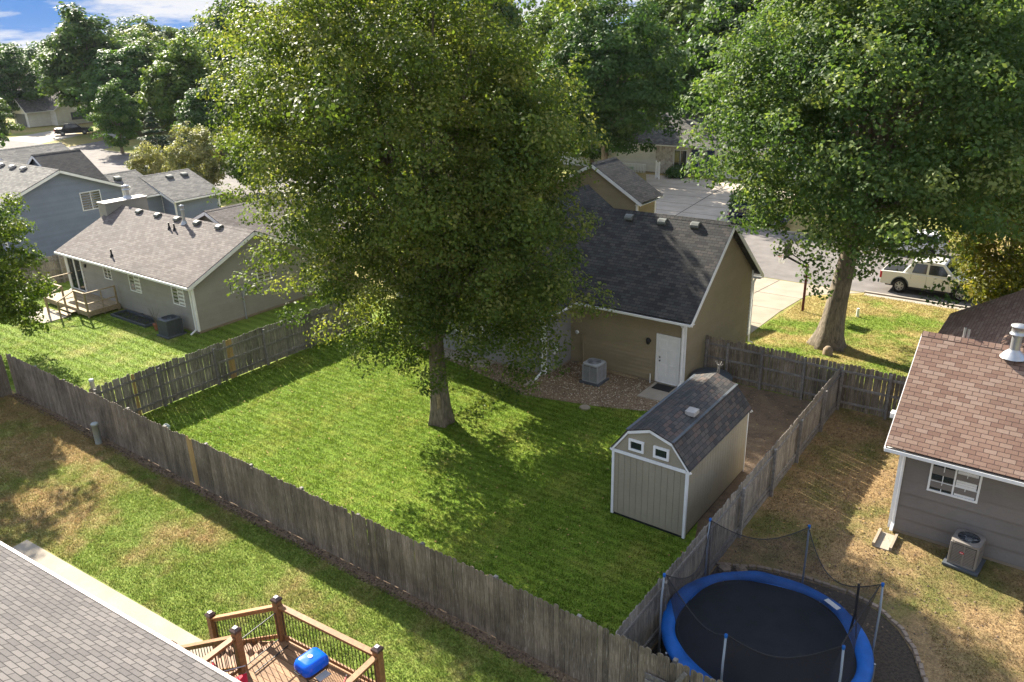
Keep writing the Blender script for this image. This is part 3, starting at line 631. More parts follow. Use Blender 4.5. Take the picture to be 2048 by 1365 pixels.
    fb = MB(); c0 = P(x0 + 0.01, yn + 0.01, 0); c1 = P(x1 - 0.01, yf - 0.01, 0)
    fb.box(min(c0.x, c1.x), min(c0.y, c1.y), zb - 0.6, max(c0.x, c1.x), max(c0.y, c1.y), zb + 0.02, 0.5); fb.build('foundation', M_['foundation'], root)
    return wo, ro

# ------------------------------------------------------------------ the tan house in the middle
root = thing('house', 'tan house with dark charcoal roof, white back door and attached grey rear wing', 'house', (-12.3, 28, 0))
gable_house(root, -24.0, -12.3, 28.0, 35.2, 0.12, 3.12, 31.5, 6.36, 'tan', 'roof_garage', 0.40, 0.42)
gable_house(root, -26.3, -17.75, 25.95, 36.0, 0.15, 3.05, -22.0, 6.3, 'wingsid', 'roof_garage', 0.40, 0.42, axis='y')   # rear wing, gable towards the lawn
gable_house(root, -27.0, -20.6, 39.4, 41.5, -0.9, 5.0, -23.4, 6.95, 'tan', 'roof_garage', 0.42, 0.3, axis='y', gutter=False)
b = MB(); b.box(-26.9, 35.3, -0.9, -20.7, 39.38, 4.2, 0.5); b.build('link_wall', M_['tan'], root)
# back door
d = MB(); d.box(-13.42, 27.955, 0.14, -12.53, 27.985, 2.17, 0.5)
door = d.build('door', M_['white'], root, bevel=0.004)
for zx, zz, ww, hh in ((0.10, 1.62, 0.28, 0.26), (0.51, 1.62, 0.28, 0.26), (0.10, 0.98, 0.28, 0.50), (0.51, 0.98, 0.28, 0.50), (0.10, 0.30, 0.28, 0.50), (0.51, 0.30, 0.28, 0.50)):
    q = MB(); q.box(-13.42 + zx, 27.946, 0.16 + zz, -13.42 + zx + ww, 27.9555, 0.16 + zz + hh, 0.5); q.build('door_panel', M_['white'], door, bevel=0.008)
q = MB(); q.lathe([(0.001, 0.06), (0.03, 0.05), (0.03, 0.02), (0.012, 0.0)], (-13.33, 27.90, 1.08), 12, axis='y'); q.lathe([(0.001, 0.03), (0.028, 0.03), (0.028, 0.0)], (-13.33, 27.92, 1.24), 12, axis='y'); q.build('handle', M_['dark'], door)
f = MB()
f.box(-13.52, 27.93, 0.12, -13.425, 27.99, 2.26, 0.5); f.box(-12.525, 27.93, 0.12, -12.43, 27.99, 2.26, 0.5); f.box(-13.424, 27.93, 2.175, -12.526, 27.99, 2.26, 0.5); f.box(-13.424, 27.93, 0.10, -12.526, 27.985, 0.138, 0.5)
f.build('door_frame', M_['white'], root, bevel=0.004)
downspout(root, -12.36, 27.98, 3.0, 0.0)
downspout(root, -12.24, 35.3, 3.0, -0.5, (0.15, 1))
downspout(root, -17.85, 25.93, 2.95, 0.0, (-0.05, -1), kick=0.55)
for x, z, s_ in ((-16.67, 6.1, 1), (-15.04, 6.09, 1), (-13.51, 6.11, 1)): roof_vent(root, (x, 31.2, z + 0.02), (1, 0, 0), (0, -1, -0.83))
q = MB(); q.lathe([(0.001, 0.0), (0.09, 0.0), (0.09, -0.03), (0.05, -0.05)], (-13.86, 27.97, 1.86), 14, axis='y'); q.lathe([(0.05, 0.02), (0.09, -0.02), (0.075, -0.22), (0.03, -0.26), (0.001, -0.26)], (-13.86, 27.86, 1.98), 14); q.build('wall_lamp', M_['dark'], root, smooth=True)
q = MB(); q.tube([(-17.05, 27.93, 0.1), (-17.05, 27.93, 1.25)], 0.045, 10); q.box(-17.13, 27.90, 1.1, -16.97, 27.98, 1.5, 0.5); q.build('conduit', M_['tan'], root)
q = MB(); q.lathe([(0.001, 0.0), (0.08, 0.0), (0.09, -0.05), (0.04, -0.09)], (-17.35, 27.93, 1.55), 14, axis='y'); q.build('vent_cover', M_['white'], root)
q = MB(); q.box(-17.735, 26.55, 0.85, -17.68, 26.85, 1.25, 0.5); q.build('outlet_box', M_['whitetrim'], root, bevel=0.01)
q = MB(); q.box(-17.735, 26.1, 0.35, -17.66, 26.35, 0.75, 0.5); q.build('meter_box', M_['acgrey'], root, bevel=0.01)
q = MB(); q.tube([(-13.7, 27.86, 0.0), (-13.7, 27.86, 0.42)], 0.025, 8); q.build('drain_pipe', M_['whitetrim'], root)
q = MB(); q.box(-17.3, 27.84, 0.02, -14.3, 27.93, 0.11, 0.6); q.build('base_trim', M_['olddeck'], root)
window(root, (-21.9, 25.95, 1.75), (1, 0, 0), (0, -1, 0), 1.5, 1.1)
q = MB(); q.box(-17.4, 35.22, -0.5, -13.0, 35.26, 2.1, 0.5); q.build('garage_door', M_['white'], root)
tag((lambda m: m.build('doormat', M_['rubber'], bevel=0.01))(MB().box(-13.35, 27.3, 0.064, -12.55, 27.86, 0.085)), 'black doormat on the slab at the white back door', 'doormat')
tag((lambda m: m.build('splash_block', M_['concrete']))(MB().box(-18.05, 24.7, 0.02, -17.75, 25.5, 0.07)), 'concrete splash block under the grey wing downspout', 'splash block')
q = MB(); q.lathe([(0.001, 0.05), (0.20, 0.05), (0.23, 0.0)], (-14.75, 24.32, 0.0), 20); tag(q.build('valve_cover', M_['foundation']), 'round grey green valve cover in the lawn by the gravel', 'valve cover')
q = MB(); q.lathe([(0.85, -0.3), (0.86, 0.55), (0.80, 0.62), (0.3, 0.72), (0.001, 0.74)], (-11.35, 28.7, 0.0), 24); tag(q.build('covered_fire_pit', M_['acdark'], smooth=True), 'round dark covered tub between the garage wall and the shed', 'tub')
q = MB(); q.lathe([(0.001, 0.0), (0.03, 0.01), (0.02, 0.06), (0.001, 0.07)], (0, 0, 0), 8)
q = MB()
q.tube([(-9.05, 23.45, 0), (-9.05, 23.45, 3.1), (-9.03, 23.45, 3.5)], [0.04, 0.045, 0.05], 8)
for a in range(5): q.tube([(-9.03, 23.45, 3.4), (-9.03 + 0.14 * math.cos(a * 1.3), 23.45 + 0.14 * math.sin(a * 1.3), 3.55 + 0.03 * a)], 0.012, 5)
tag(q.build('bird_feeder_pole', M_['rail']), 'pale weathered pole with a twiggy top behind the shed roof', 'pole')

# ------------------------------------------------------------------ left neighbour
root = thing('house', 'single storey grey green house with brown shingle roof and a wooden porch', 'house', (-35.6, 20.8, 0))
gable_house(root, -48.6, -35.6, 20.8, 28.6, 0.15, 2.66, 24.7, 4.62, 'greysid', 'roof_lh', 0.36, 0.30, lap=0.2)
gable_house(root, -45.2, -37.2, 26.0, 33.0, 0.1, 3.0, -41.2, 4.85, 'greysid', 'roof_lh', 0.4, 0.3, axis='y', lap=0.2)
window(root, (-43.84, 20.8, 1.98), (1, 0, 0), (0, -1, 0), 0.72, 0.62, blinds=False)
window(root, (-41.05, 20.8, 1.83), (1, 0, 0), (0, -1, 0), 1.02, 0.88, blinds=True)
window(root, (-36.92, 20.8, 1.83), (1, 0, 0), (0, -1, 0), 0.98, 0.92, blinds=True)
window(root, (-35.6, 25.1, 2.15), (0, 1, 0), (1, 0, 0), 0.8, 0.7)
# sliding door
q = MB()
for x in (-48.42, -47.6, -46.78): q.box(x - 0.05, 20.72, 0.42, x + 0.05, 20.79, 2.28, 0.5)
q.box(-48.42, 20.73, 2.281, -46.78, 20.79, 2.36, 0.5); q.box(-48.42, 20.73, 0.36, -46.78, 20.79, 0.419, 0.5)
fo = q.build('sliding_door', M_['white'], root)
q = MB(); q.box(-48.36, 20.755, 0.42, -47.66, 20.782, 2.28, 0.5); q.box(-47.54, 20.755, 0.42, -46.84, 20.782, 2.28, 0.5); q.build('pane', M_['glass'], fo)
q = MB(); q.box(-46.35, 20.70, 1.95, -46.2, 20.79, 2.15, 0.5); q.build('wall_lamp', M_['dark'], root)
downspout(root, -35.72, 20.78, 2.58, 0.0); downspout(root, -48.5, 20.78, 2.58, 0.1)
for x in (-46.0, -44.0, -42.0, -40.05, -38.0): roof_vent(root, (x, 24.45, 4.53), (1, 0, 0), (0, -1, -0.47), 'ventmetal', 1.05)
flue(root, (-41.1, 24.3, 4.42), 0.75, 0.085)
for x in (-41.72, -41.2): flue(root, (x, 23.7, 4.14), 0.38, 0.045, False, 'dark', True, 'vent_pipe')
flue(root, (-43.5, 21.05, 2.92), 0.42, 0.045, False, 'dark', True, 'vent_pipe')
q = MB(); q.box(-49.35, 23.7, 3.0, -48.45, 26.4, 4.85, 0.5); ch = q.build('chimney', M_['greysid'], root)
q = MB(); q.box(-49.4, 23.65, 4.85, -48.4, 26.45, 4.93, 0.5); q.build('chimney_cap', M_['ventlight'], ch, bevel=0.01)
flue(ch, (-48.9, 25.4, 4.93), 0.5, 0.15)
q = MB(); q.box(-35.58, 23.55, 1.25, -35.48, 23.85, 1.75, 0.5); q.tube([(-35.53, 23.6, 0.0), (-35.53, 23.6, 1.3)], 0.05, 8); q.lathe([(0.09, 0), (0.09, 0.08), (0.001, 0.1)], (-35.48, 23.76, 1.5), 12); q.build('electric_meter', M_['acgrey'], root, bevel=0.01)
# porch with stairs
root = thing('wooden_porch', 'small treated wood porch with stairs at the sliding door', 'porch', (-44.5, 19.9, 0))
q = MB()
for i in range(12): q.box(-48.2, 18.95 + i * 0.148, 0.34, -43.1, 19.09 + i * 0.148, 0.375)
q.build('floor', M_['olddeck'], root)
q = MB(); q.box(-48.2, 18.88, 0.1, -43.06, 18.94, 0.375, 0.6); q.box(-43.09, 18.95, 0.1, -43.04, 20.72, 0.375, 0.6); q.build('skirt', M_['olddeck'], root)
def post_(x, y, z0, z1, w_=0.09, mat='olddeck', r=root): q = MB(); q.box(x - w_ / 2, y - w_ / 2, z0, x + w_ / 2, y + w_ / 2, z1, 0.6); return q.build('post', M_[mat], r, bevel=0.005)
for x, y in ((-48.0, 18.92), (-45.6, 18.92), (-44.2, 18.92), (-43.08, 18.92), (-43.08, 20.6)): post_(x, y, 0.0, 1.38)
post_(-43.08, 19.8, 0.0, 1.34, 0.05)
for a, b in (((-48.0, 18.92, 1.4), (-45.6, 18.92, 1.4)), ((-44.25, 18.92, 1.4), (-43.08, 18.92, 1.4)), ((-43.08, 18.92, 1.4), (-43.08, 20.65, 1.4)), ((-43.08, 18.92, 0.8), (-43.08, 20.65, 0.8)), ((-44.25, 18.92, 0.8), (-43.08, 18.92, 0.8)), ((-48.0, 18.92, 1.4), (-48.0, 20.7, 1.4)), ((-45.6, 18.85, 1.38), (-45.6, 17.9, 1.0)), ((-44.2, 18.85, 1.38), (-44.2, 17.9, 1.0))):
    q = MB(); q.beam(a, b, 0.10, 0.045, tone=0.7); q.build('handrail', M_['olddeck'], root)
for i in range(3):
    q = MB(); y = 18.85 - 0.28 * (i + 1); q.box(-45.55, y, 0.30 - 0.1 * (i + 1), -44.25, y + 0.26, 0.335 - 0.1 * (i + 1)); q.build('step', M_['olddeck'], root)
post_(-45.6, 17.95, 0.0, 1.02, 0.08); post_(-44.2, 17.95, 0.0, 1.02, 0.08)
# window well
root = thing('window_well', 'dark rectangular window well with a steel edge sunk in the lawn', 'window well', (-40.6, 20.1, 0))
q = MB(); X0, X1, Y0, Y1 = -42.4, -38.9, 19.75, 20.7
for a in ((X0, Y0, X1, Y0 + 0.08), (X0, Y1 - 0.08, X1, Y1), (X0, Y0 + 0.081, X0 + 0.08, Y1 - 0.081), (X1 - 0.08, Y0 + 0.081, X1, Y1 - 0.081)): q.box(a[0], a[1], 0.0, a[2], a[3], 0.14, 0.5)
q.build('rim', M_['acdark'], root)
q = MB(); q.box(X0 + 0.081, Y0 + 0.081, 0.006, X1 - 0.081, Y1 - 0.081, 0.02, 0.5); q.build('well_bottom', M_['dark'], root)
q = MB(); q.tube([(-40.4, 19.9, 0.05), (-40.4, 19.9, 0.30), (-40.4, 20.55, 0.30), (-40.4, 20.55, 0.05)], 0.02, 6)
for x in (-40.2, -39.9, -39.6): q.tube([(x, 19.84, 0.1), (x, 20.62, 0.1)], 0.012, 6)
q.build('grate', M_['acdark'], root)
root = thing('potted_plant', 'terracotta pot with a straggly plant beside the dark air conditioner', 'plant', (-38.1, 19.95, 0))
q = MB(); q.lathe([(0.001, 0), (0.11, 0), (0.16, 0.30), (0.18, 0.30), (0.18, 0.35), (0.14, 0.35), (0.001, 0.28)], (-38.1, 19.95, 0.0), 16); q.build('pot', m_plain('terracotta', (0.30, 0.13, 0.07), 0.8), root, smooth=False)
q = MB()
for i in range(9):
    a = i * 0.7; q.tube([(-38.1, 19.95, 0.3), (-38.1 + 0.1 * math.cos(a), 19.95 + 0.1 * math.sin(a), 0.75), (-38.1 + 0.28 * math.cos(a), 19.95 + 0.28 * math.sin(a), 1.0 + 0.04 * i)], [0.012, 0.008, 0.004], 5)
q.build('stem', M_['bark'], root)

# ------------------------------------------------------------------ two storey blue grey house
root = thing('house', 'big blue grey house with blank gable wall and one white window, behind the porch', 'house', (-57.4, 25.3, -0.3))
gable_house(root, -76, -57.35, 21.1, 29.5, -0.2, 4.25, 25.3, 6.1, 'bluegrey', 'roof_grey', 0.4, 0.36, lap=0.17)
window(root, (-57.34, 27.15, 3.65), (0, 1, 0), (1, 0, 0), 1.35, 1.2)
gable_house(root, -65.5, -57.0, 33.2, 37.0, -0.6, 2.65, -61.1, 4.15, 'bluegrey', 'roof_grey', 0.4, 0.3, axis='y', lap=0.2)
gable_house(root, -66.5, -58.7, 29.2, 33.2, -0.6, 3.1, -62.2, 4.55, 'bluegrey', 'roof_grey', 0.4, 0.2, axis='y', lap=0.2)
gable_house(root, -67.6, -60.2, 27.0, 29.9, 3.0, 4.0, -63.9, 6.45, 'bluegrey', 'roof_garage', 0.4, 0.3, axis='y', lap=0.2, gutter=False)
gable_house(root, -76.0, -66.4, 27.2, 32.0, -0.4, 4.2, -71.2, 6.3, 'cream', 'roof_grey', 0.4, 0.3, axis='y', lap=0.2, gutter=False)
for x in (-69.6, -67.9, -66.1, -64.4): roof_vent(root, (x + 3.4, 24.75, 5.92), (1, 0, 0), (0, -1, -0.4), 'ventlight', 1.2)
for p in ((-60.2, 36.3, 3.85), (-60.2, 35.0, 3.85)): roof_vent(root, p, (0, 1, 0), (1, 0, -0.36), 'ventmetal', 1.3)
roof_vent(root, (-61.2, 31.3, 4.22), (0, 1, 0), (1, 0, -0.4), 'ventmetal', 1.3)
flue(root, (-68.2, 23.6, 5.38), 0.5, 0.05, False, 'dark', True, 'vent_pipe')
q = MB(); q.box(-56.2, 38.0, -1.0, -53.0, 38.1, 0.9, 0.5); tag(q.build('blue_tarp_panel', M_['blue']), 'dark blue panel leaning beyond the corner of the grey roofed wing', 'panel')

# ------------------------------------------------------------------ right neighbour
root = thing('house', 'taupe house with a red brown shingle roof at the right edge', 'house', (-3.0, 22.3, 0))
gable_house(root, -3.0, 12, 22.3, 28.15, 0.12, 2.90, 25.2, 5.27, 'rhsid', 'roof_rh', 0.40, 0.42, lap=0.42)
gable_house(root, -3.55, 6.5, 28.0, 35.4, -0.3, 2.62, 1.5, 5.95, 'rhsid', 'roof_rh', 0.40, 0.25, axis='y', gutter=False, trim='ventmetal')
window(root, (-1.62, 22.3, 2.14), (1, 0, 0), (0, -1, 0), 1.15, 0.86, grid=(1, 2), fw=0.055, blinds=True)
downspout(root, -2.93, 22.28, 2.84, 0.1, (0, -1), kick=0.2)
flue(root, (-1.02, 24.92, 5.12), 0.62, 0.13)
flue(root, (-2.35, 25.35, 5.2), 0.35, 0.04, False, 'metal', False, 'vent_pipe'); flue(root, (-2.25, 25.33, 5.2), 0.33, 0.04, False, 'metal', False, 'vent_pipe')
q = MB(); q.box(-3.62, 23.1, 3.2, -3.45, 23.35, 3.35, 0.5); q.build('rake_end_block', M_['whitetrim'], root)
root = thing('splash_block', 'long concrete splash block at the taupe house corner', 'splash block', (-3.0, 21.7, 0))
q = MB(); q.box(-3.2, 21.2, 0.0, -2.75, 22.05, 0.03, 0.5); q.build('channel', M_['concrete'], root)
q = MB(); q.box(-3.24, 21.2, 0.0, -3.17, 22.05, 0.13, 0.5); q.box(-2.79, 21.2, 0.0, -2.72, 22.05, 0.13, 0.5); q.build('side_wall', M_['foundation'], root)

# ------------------------------------------------------------------ own roof, bottom left
ang = rad(4.0); du = Vector((math.cos(ang), math.sin(ang), 0)); dvv = Vector((-math.sin(ang), math.cos(ang), 0))
root = thing('house', 'near house at the bottom left, only its grey shingle roof and white gutter in view', 'house', (-20, 5.4, 0))
e0 = Vector((-20, 5.43, 2.62))
def OR(a, b, z): return Vector((e0.x, e0.y, 0)) + du * a + dvv * b + Vector((0, 0, z))
q = MB(); roofslab(q, [OR(-10, 0, 2.62), OR(13, 0, 2.62), OR(13, -5.2, 4.70), OR(-10, -5.2, 4.70)], du); roofslab(q, [OR(13, -10.4, 2.62), OR(-10, -10.4, 2.62), OR(-10, -5.2, 4.70), OR(13, -5.2, 4.70)], du)
q.build('roof', M_['roof_own'], root)
q = MB(); q.beam(OR(-10, 0.07, 2.56), OR(13, 0.07, 2.56), 0.13, 0.09, tone=0.5); gt = q.build('gutter', m_plain('gutter_paint', (0.50, 0.42, 0.40), 0.5, 0, 0.12, 1.5), root, bevel=0.012)
q = MB()
for i in range(8): q.beam(OR(-9.2 + i * 3.05, 0.005, 2.609), OR(-9.2 + i * 3.05, 0.135, 2.609), 0.03, 0.006)
q.build('gutter_joint', M_['dark'], gt)
q = MB(); q.prism([OR(-9.6, -0.45, 0), OR(12.6, -0.45, 0), OR(12.6, -9.9, 0), OR(-9.6, -9.9, 0)], (0, 0, 2.5), 0.5); q.build('wall', M_['bluegrey'], root)

# ------------------------------------------------------------------ shed
root = thing('shed', 'small beige garden shed with gambrel shingle roof and two small white framed windows', 'shed', (-9.0, 20.8, 0))
X0, X1, Y0, Y1 = -10.2, -7.79, 18.47, 23.1; prof = [(X0 - 0.06, 2.30), (-9.72, 3.03), (-9.0, 3.27), (-8.28, 3.03), (X1 + 0.10, 2.28)]
q = MB(); q.prism([(X0, Y0 + 0.012, 0.1), (X1, Y0 + 0.012, 0.1), (X1, Y0 + 0.012, 2.30), (-8.30, Y0 + 0.012, 2.97), (-9.0, Y0 + 0.012, 3.2), (-9.70, Y0 + 0.012, 2.97), (X0, Y0 + 0.012, 2.30)], (0, Y1 - Y0 - 0.024, 0), 0.1)
# grooved panels: boards with shadow gaps
n = 12; wv = (X1 - X0) / n
for i in range(n): q.box(X0 + i * wv + 0.005, Y0 - 0.004, 0.1, X0 + (i + 1) * wv - 0.005, Y0 + 0.008, 2.27, 0.5 + 0.3 * (random.random() - 0.5)); q.box(X0 + i * wv + 0.005, Y1 - 0.008, 0.1, X0 + (i + 1) * wv - 0.005, Y1 + 0.004, 2.27, 0.5)
n = 23; wv = (Y1 - Y0) / n
for i in range(n):
    q.box(X1 - 0.008, Y0 + i * wv + 0.005, 0.1, X1 + 0.005, Y0 + (i + 1) * wv - 0.005, 2.27, 0.5 + 0.3 * (random.random() - 0.5)); q.box(X0 - 0.005, Y0 + i * wv + 0.005, 0.1, X0 + 0.008, Y0 + (i + 1) * wv - 0.005, 2.27, 0.5)
q.build('wall', M_['shedwall'], root)
q = MB(); q.prism([(X0 + 0.02, Y0 - 0.006, 2.33), (X1 - 0.02, Y0 - 0.006, 2.33), (-8.32, Y0 - 0.006, 2.94), (-9.0, Y0 - 0.006, 3.17), (-9.68, Y0 - 0.006, 2.94)], (0, 0.012, 0), 0.5); q.build('gable_panel', M_['shedwall'], root)
q = MB(); RY0, RY1 = Y0 - 0.05, Y1 + 0.08
for (xa, za), (xb, zb_) in zip(prof[:-1], prof[1:]):
    p = [Vector((xa, RY1, za + 0.05)), Vector((xa, RY0, za + 0.05)), Vector((xb, RY0, zb_ + 0.05)), Vector((xb, RY1, zb_ + 0.05))]
    roofslab(q, p, (0, -1, 0), 0.045)
ro = q.build('roof', M_['roof_shed'], root)
for (xa, za) in (prof[1], prof[3]):
    q = MB(); q.beam((xa, RY0 - 0.005, za + 0.055), (xa, RY1, za + 0.055), 0.10, 0.015, tone=0.5); q.build('drip_strip', M_['acdark'], ro)
for yy in (Y0 - 0.035, Y1 + 0.045):
    q = MB()
    for (xa, za), (xb, zb_) in zip(prof[:-1], prof[1:]):
        a = Vector((xa, yy, za - 0.045)); b = Vector((xb, yy, zb_ - 0.045)); q.beam(a, b, 0.03, 0.085, up=(0, 1, 0), tone=0.5) if False else q.beam(a, b, 0.03, 0.085, tone=0.5)
    q.box(X0 + 0.05, yy - 0.012 if yy < 20 else yy - 0.02, 2.22, X1 - 0.05, yy + 0.02 if yy < 20 else yy + 0.012, 2.315, 0.5)
    q.build('roof_trim', M_['white'], root)
for xx in (X0, X1):
    for yy in (Y0, Y1):
        q = MB(); q.box(xx - 0.055 if xx == X1 else xx - 0.025, yy - 0.03, 0.04, xx + 0.025 if xx == X1 else xx + 0.055, yy + 0.055 if yy == Y0 else yy + 0.02, 2.28, 0.5); q.build('corner_trim', M_['white'], root, bevel=0.004)
window(root, (-9.42, Y0 - 0.006, 2.62), (1, 0, 0), (0, -1, 0), 0.36, 0.24, mull=0, fw=0.065); window(root, (-8.62, Y0 - 0.006, 2.62), (1, 0, 0), (0, -1, 0), 0.36, 0.24, mull=0, fw=0.065)
q = MB(); q.box(-8.68, 20.05, 3.16, -8.36, 20.42, 3.30, 0.5); rv = q.build('roof_vent', M_['ventlight'], root, bevel=0.015)
q = MB(); q.box(-8.62, 20.1, 3.08, -8.42, 20.37, 3.16, 0.5); q.build('vent_neck', M_['dark'], rv)
q = MB(); q.box(X0 + 0.03, Y0 + 0.03, 0.0, X1 - 0.03, Y1 - 0.03, 0.1, 0.5); q.build('skid_base', M_['dark'], root)

# ------------------------------------------------------------------ air conditioners
def ac_unit(label, body, loc, s, hh, rz=0.0, fanvis=False, lean=0.0):
    root = thing('air_conditioner', label, 'air conditioner', (0, 0, 0))
    w_ = s / 2
    q = MB(); q.box(-w_ - 0.1, -w_ - 0.1, 0.0, w_ + 0.1, w_ + 0.1, 0.08, 0.5); q.build('pad', M_['acdark'], root, bevel=0.01)
    q = MB(); q.box(-w_ + 0.03, -w_ + 0.03, 0.08, w_ - 0.03, w_ - 0.03, hh - 0.06, 0.5); co = q.build('coil', M_['dark'], root, bevel=0.08, seg=4)
    q = MB(); nl = 13
    for i in range(nl):
        z = 0.14 + (hh - 0.26) * i / (nl - 1)
        for a, b in (((-w_ + 0.06, -w_), (w_ - 0.06, -w_)), ((w_, -w_ + 0.06), (w_, w_ - 0.06)), ((w_ - 0.06, w_), (-w_ + 0.06, w_)), ((-w_, w_ - 0.06), (-w_, -w_ + 0.06))):
            q.beam((*a, z), (*b, z), 0.015, (hh - 0.2) / nl * 0.62, tone=0.5)
    q.build('louvres', M_[body], root)
    q = MB()
    for a in (-1, 1):
        for b in (-1, 1): q.box(a * w_ - 0.05 if a > 0 else a * w_ - 0.012, b * w_ - 0.05 if b > 0 else b * w_ - 0.012, 0.08, a * w_ + 0.012 if a > 0 else a * w_ + 0.05, b * w_ + 0.012 if b > 0 else b * w_ + 0.05, hh - 0.05, 0.5)
    for sx_ in (0,): q.box(-0.02, -w_ - 0.014, 0.08, 0.02, -w_ + 0.01, hh - 0.05, 0.5); q.box(w_ - 0.01, -0.02, 0.08, w_ + 0.014, 0.02, hh - 0.05, 0.5)
    q.box(-w_ - 0.012, -w_ - 0.012, 0.08, w_ + 0.012, w_ + 0.012, 0.14, 0.5)
    q.build('cabinet', M_[body], root, bevel=0.02)
    # top with round opening
    q = MB(); R = w_ * 0.80; n = 32; vs = []; fs = []
    for k_ in range(n):
        a = 2 * math.pi * k_ / n; c_, s_ = math.cos(a), math.sin(a); m_ = max(abs(c_), abs(s_)); rr = (w_ + 0.02) / m_; rr = min(rr, (w_ + 0.02) * 1.26)
        vs += [(R * c_, R * s_, hh + 0.025), (rr * c_, rr * s_, hh), (rr * c_, rr * s_, hh - 0.07), (R * c_, R * s_, hh - 0.05)]
    for k_ in range(n):
        j = (k_ + 1) % n
        for i in range(3): fs.append((k_ * 4 + i, k_ * 4 + i + 1, j * 4 + i + 1, j * 4 + i))
    q.add(vs, fs, 0.5); top = q.build('top_panel', M_[body], root)
    q = MB(); q.lathe([(0.001, hh - 0.12), (R, hh - 0.12)], (0, 0, 0), 24); q.build('fan_shroud', M_['dark'], top)
    q = MB()
    for k_ in range(4):
        a = k_ * math.pi / 2 + 0.4; c_, s_ = math.cos(a), math.sin(a)
        q.add([(0.05 * c_, 0.05 * s_, hh - 0.06), (R * 0.85 * math.cos(a - 0.3), R * 0.85 * math.sin(a - 0.3), hh - 0.085), (R * 0.85 * math.cos(a + 0.4), R * 0.85 * math.sin(a + 0.4), hh - 0.045)], [(0, 1, 2)], 0.5)
    q.lathe([(0.001, hh - 0.03), (0.09, hh - 0.03), (0.09, hh - 0.1)], (0, 0, 0), 14); q.build('fan', M_['acgrey'], top)
    q = MB()
    for i in range(1, 6 if fanvis else 8): q.tube([(R * i / (6 if fanvis else 8) * math.cos(a), R * i / (6 if fanvis else 8) * math.sin(a), hh + 0.02) for a in [2 * math.pi * k_ / 24 for k_ in range(24)]], 0.005, 4, closed=True)
    for k_ in range(8): a = k_ * math.pi / 4; q.tube([(0.02 * math.cos(a), 0.02 * math.sin(a), hh + 0.03), (R * math.cos(a), R * math.sin(a), hh + 0.02)], 0.006, 4)
    q.build('fan_guard', M_['acdark' if fanvis else body], top)
    root.location = loc; root.rotation_euler = (lean, 0, rz)
    return root
ac_unit('grey air conditioner on the gravel by the tan garage wall', 'acgrey', (-15.75, 26.72, 0.01), 0.74, 0.88)
ac_unit('dark air conditioner standing beside the terracotta pot', 'acdark', (-36.75, 19.95, 0.0), 0.86, 0.92)
r_ = ac_unit('brown grey air conditioner with a red badge below the right hand gridded window', 'acbrown', (-0.98, 21.75, 0.02), 0.68, 0.82, rad(-6), True)
q = MB(); q.box(-0.10, -0.365, 0.50, 0.02, -0.352, 0.535, 0.5); q.box(-0.07, -0.3655, 0.485, -0.01, -0.3525, 0.55, 0.5); o = q.build('badge', M_['red']); o.parent = r_
q = MB(); q.box(-0.08, -0.369, 0.512, -0.01, -0.366, 0.522, 0.5); o = q.build('badge_stripe', M_['white']); o.parent = r_

# ------------------------------------------------------------------ small yard things
q = MB()
def vent_stub(label, loc, h, r=0.10, dome=False):
    q = MB(); q.lathe([(r, -0.05), (r, h), (r * 1.12, h), (r * 1.12, h + 0.07), (r * 0.9, h + 0.09) if not dome else (r * 0.6, h + 0.15), (0.001, h + 0.09 if not dome else h + 0.2)], loc, 16)
    return tag(q.build('standpipe', m_plain('pipe_grey', (0.34, 0.38, 0.36), 0.6), None, True), label, 'pipe')
vent_stub('thick pale pipe with cap standing before the long rear fence', (-28.35, 11.75, 0), 0.78, 0.12)
vent_stub('white square pipe behind the fence junction, at the left lawn corner', (-29.75, 12.6, 0), 1.9, 0.085)
vent_stub('domed grey pipe just inside the main lawn behind the rear fence', (-24.9, 12.65, 0), 1.25, 0.12, True)
q = MB(); q.tube([(-9.39, 44.4, -1.35), (-9.39, 44.4, -0.72)], [0.09, 0.07], 10); tag(q.build('stump_post', M_['white']), 'short white post in the front lawn beyond the big oak', 'post')
# tree stump rock by the oak
q = MB(); q.lathe([(0.24, -0.1), (0.22, 0.28), (0.12, 0.42), (0.001, 0.45)], (-8.75, 36.3, -0.55), 12); tag(q.build('garden_stone', m_plain('stone', (0.24, 0.18, 0.12), 0.9, 0, 0.2, 9), None, True), 'small brown stone standing against the roots of the big oak', 'stone')

# ------------------------------------------------------------------ basketball hoop
hx, hy = -12.15, 43.6; hz = tz(hy)
root = thing('basketball_hoop', 'basketball hoop on a dark red pole at the edge of the driveway', 'basketball hoop', (hx, hy, hz))
M_['maroon'] = m_plain('dark_red_paint', (0.10, 0.018, 0.02), 0.5)
q = MB(); q.box(hx - 0.06, hy - 0.06, hz - 0.1, hx + 0.06, hy + 0.06, hz + 2.75, 0.5); q.build('pole', M_['maroon'], root, bevel=0.01)
q = MB(); q.beam((hx, hy, hz + 2.55), (hx - 1.15, hy + 0.02, hz + 3.0), 0.07, 0.1); q.beam((hx, hy, hz + 2.75), (hx - 1.15, hy + 0.02, hz + 3.3), 0.04, 0.05); q.build('arm', M_['dark'], root)
q = MB(); q.box(hx - 1.2, hy - 0.55, hz + 2.95, hx - 1.16, hy + 0.59, hz + 3.75, 0.5); q.build('backboard', M_['dark'], root, bevel=0.01)
q = MB(); q.tube([(hx - 1.45 + 0.22 * math.cos(a), hy + 0.02 + 0.22 * math.sin(a), hz + 3.0) for a in [2 * math.pi * i / 20 for i in range(20)]], 0.012, 6, closed=True); rim = q.build('rim', M_['red'], root)
q = MB()
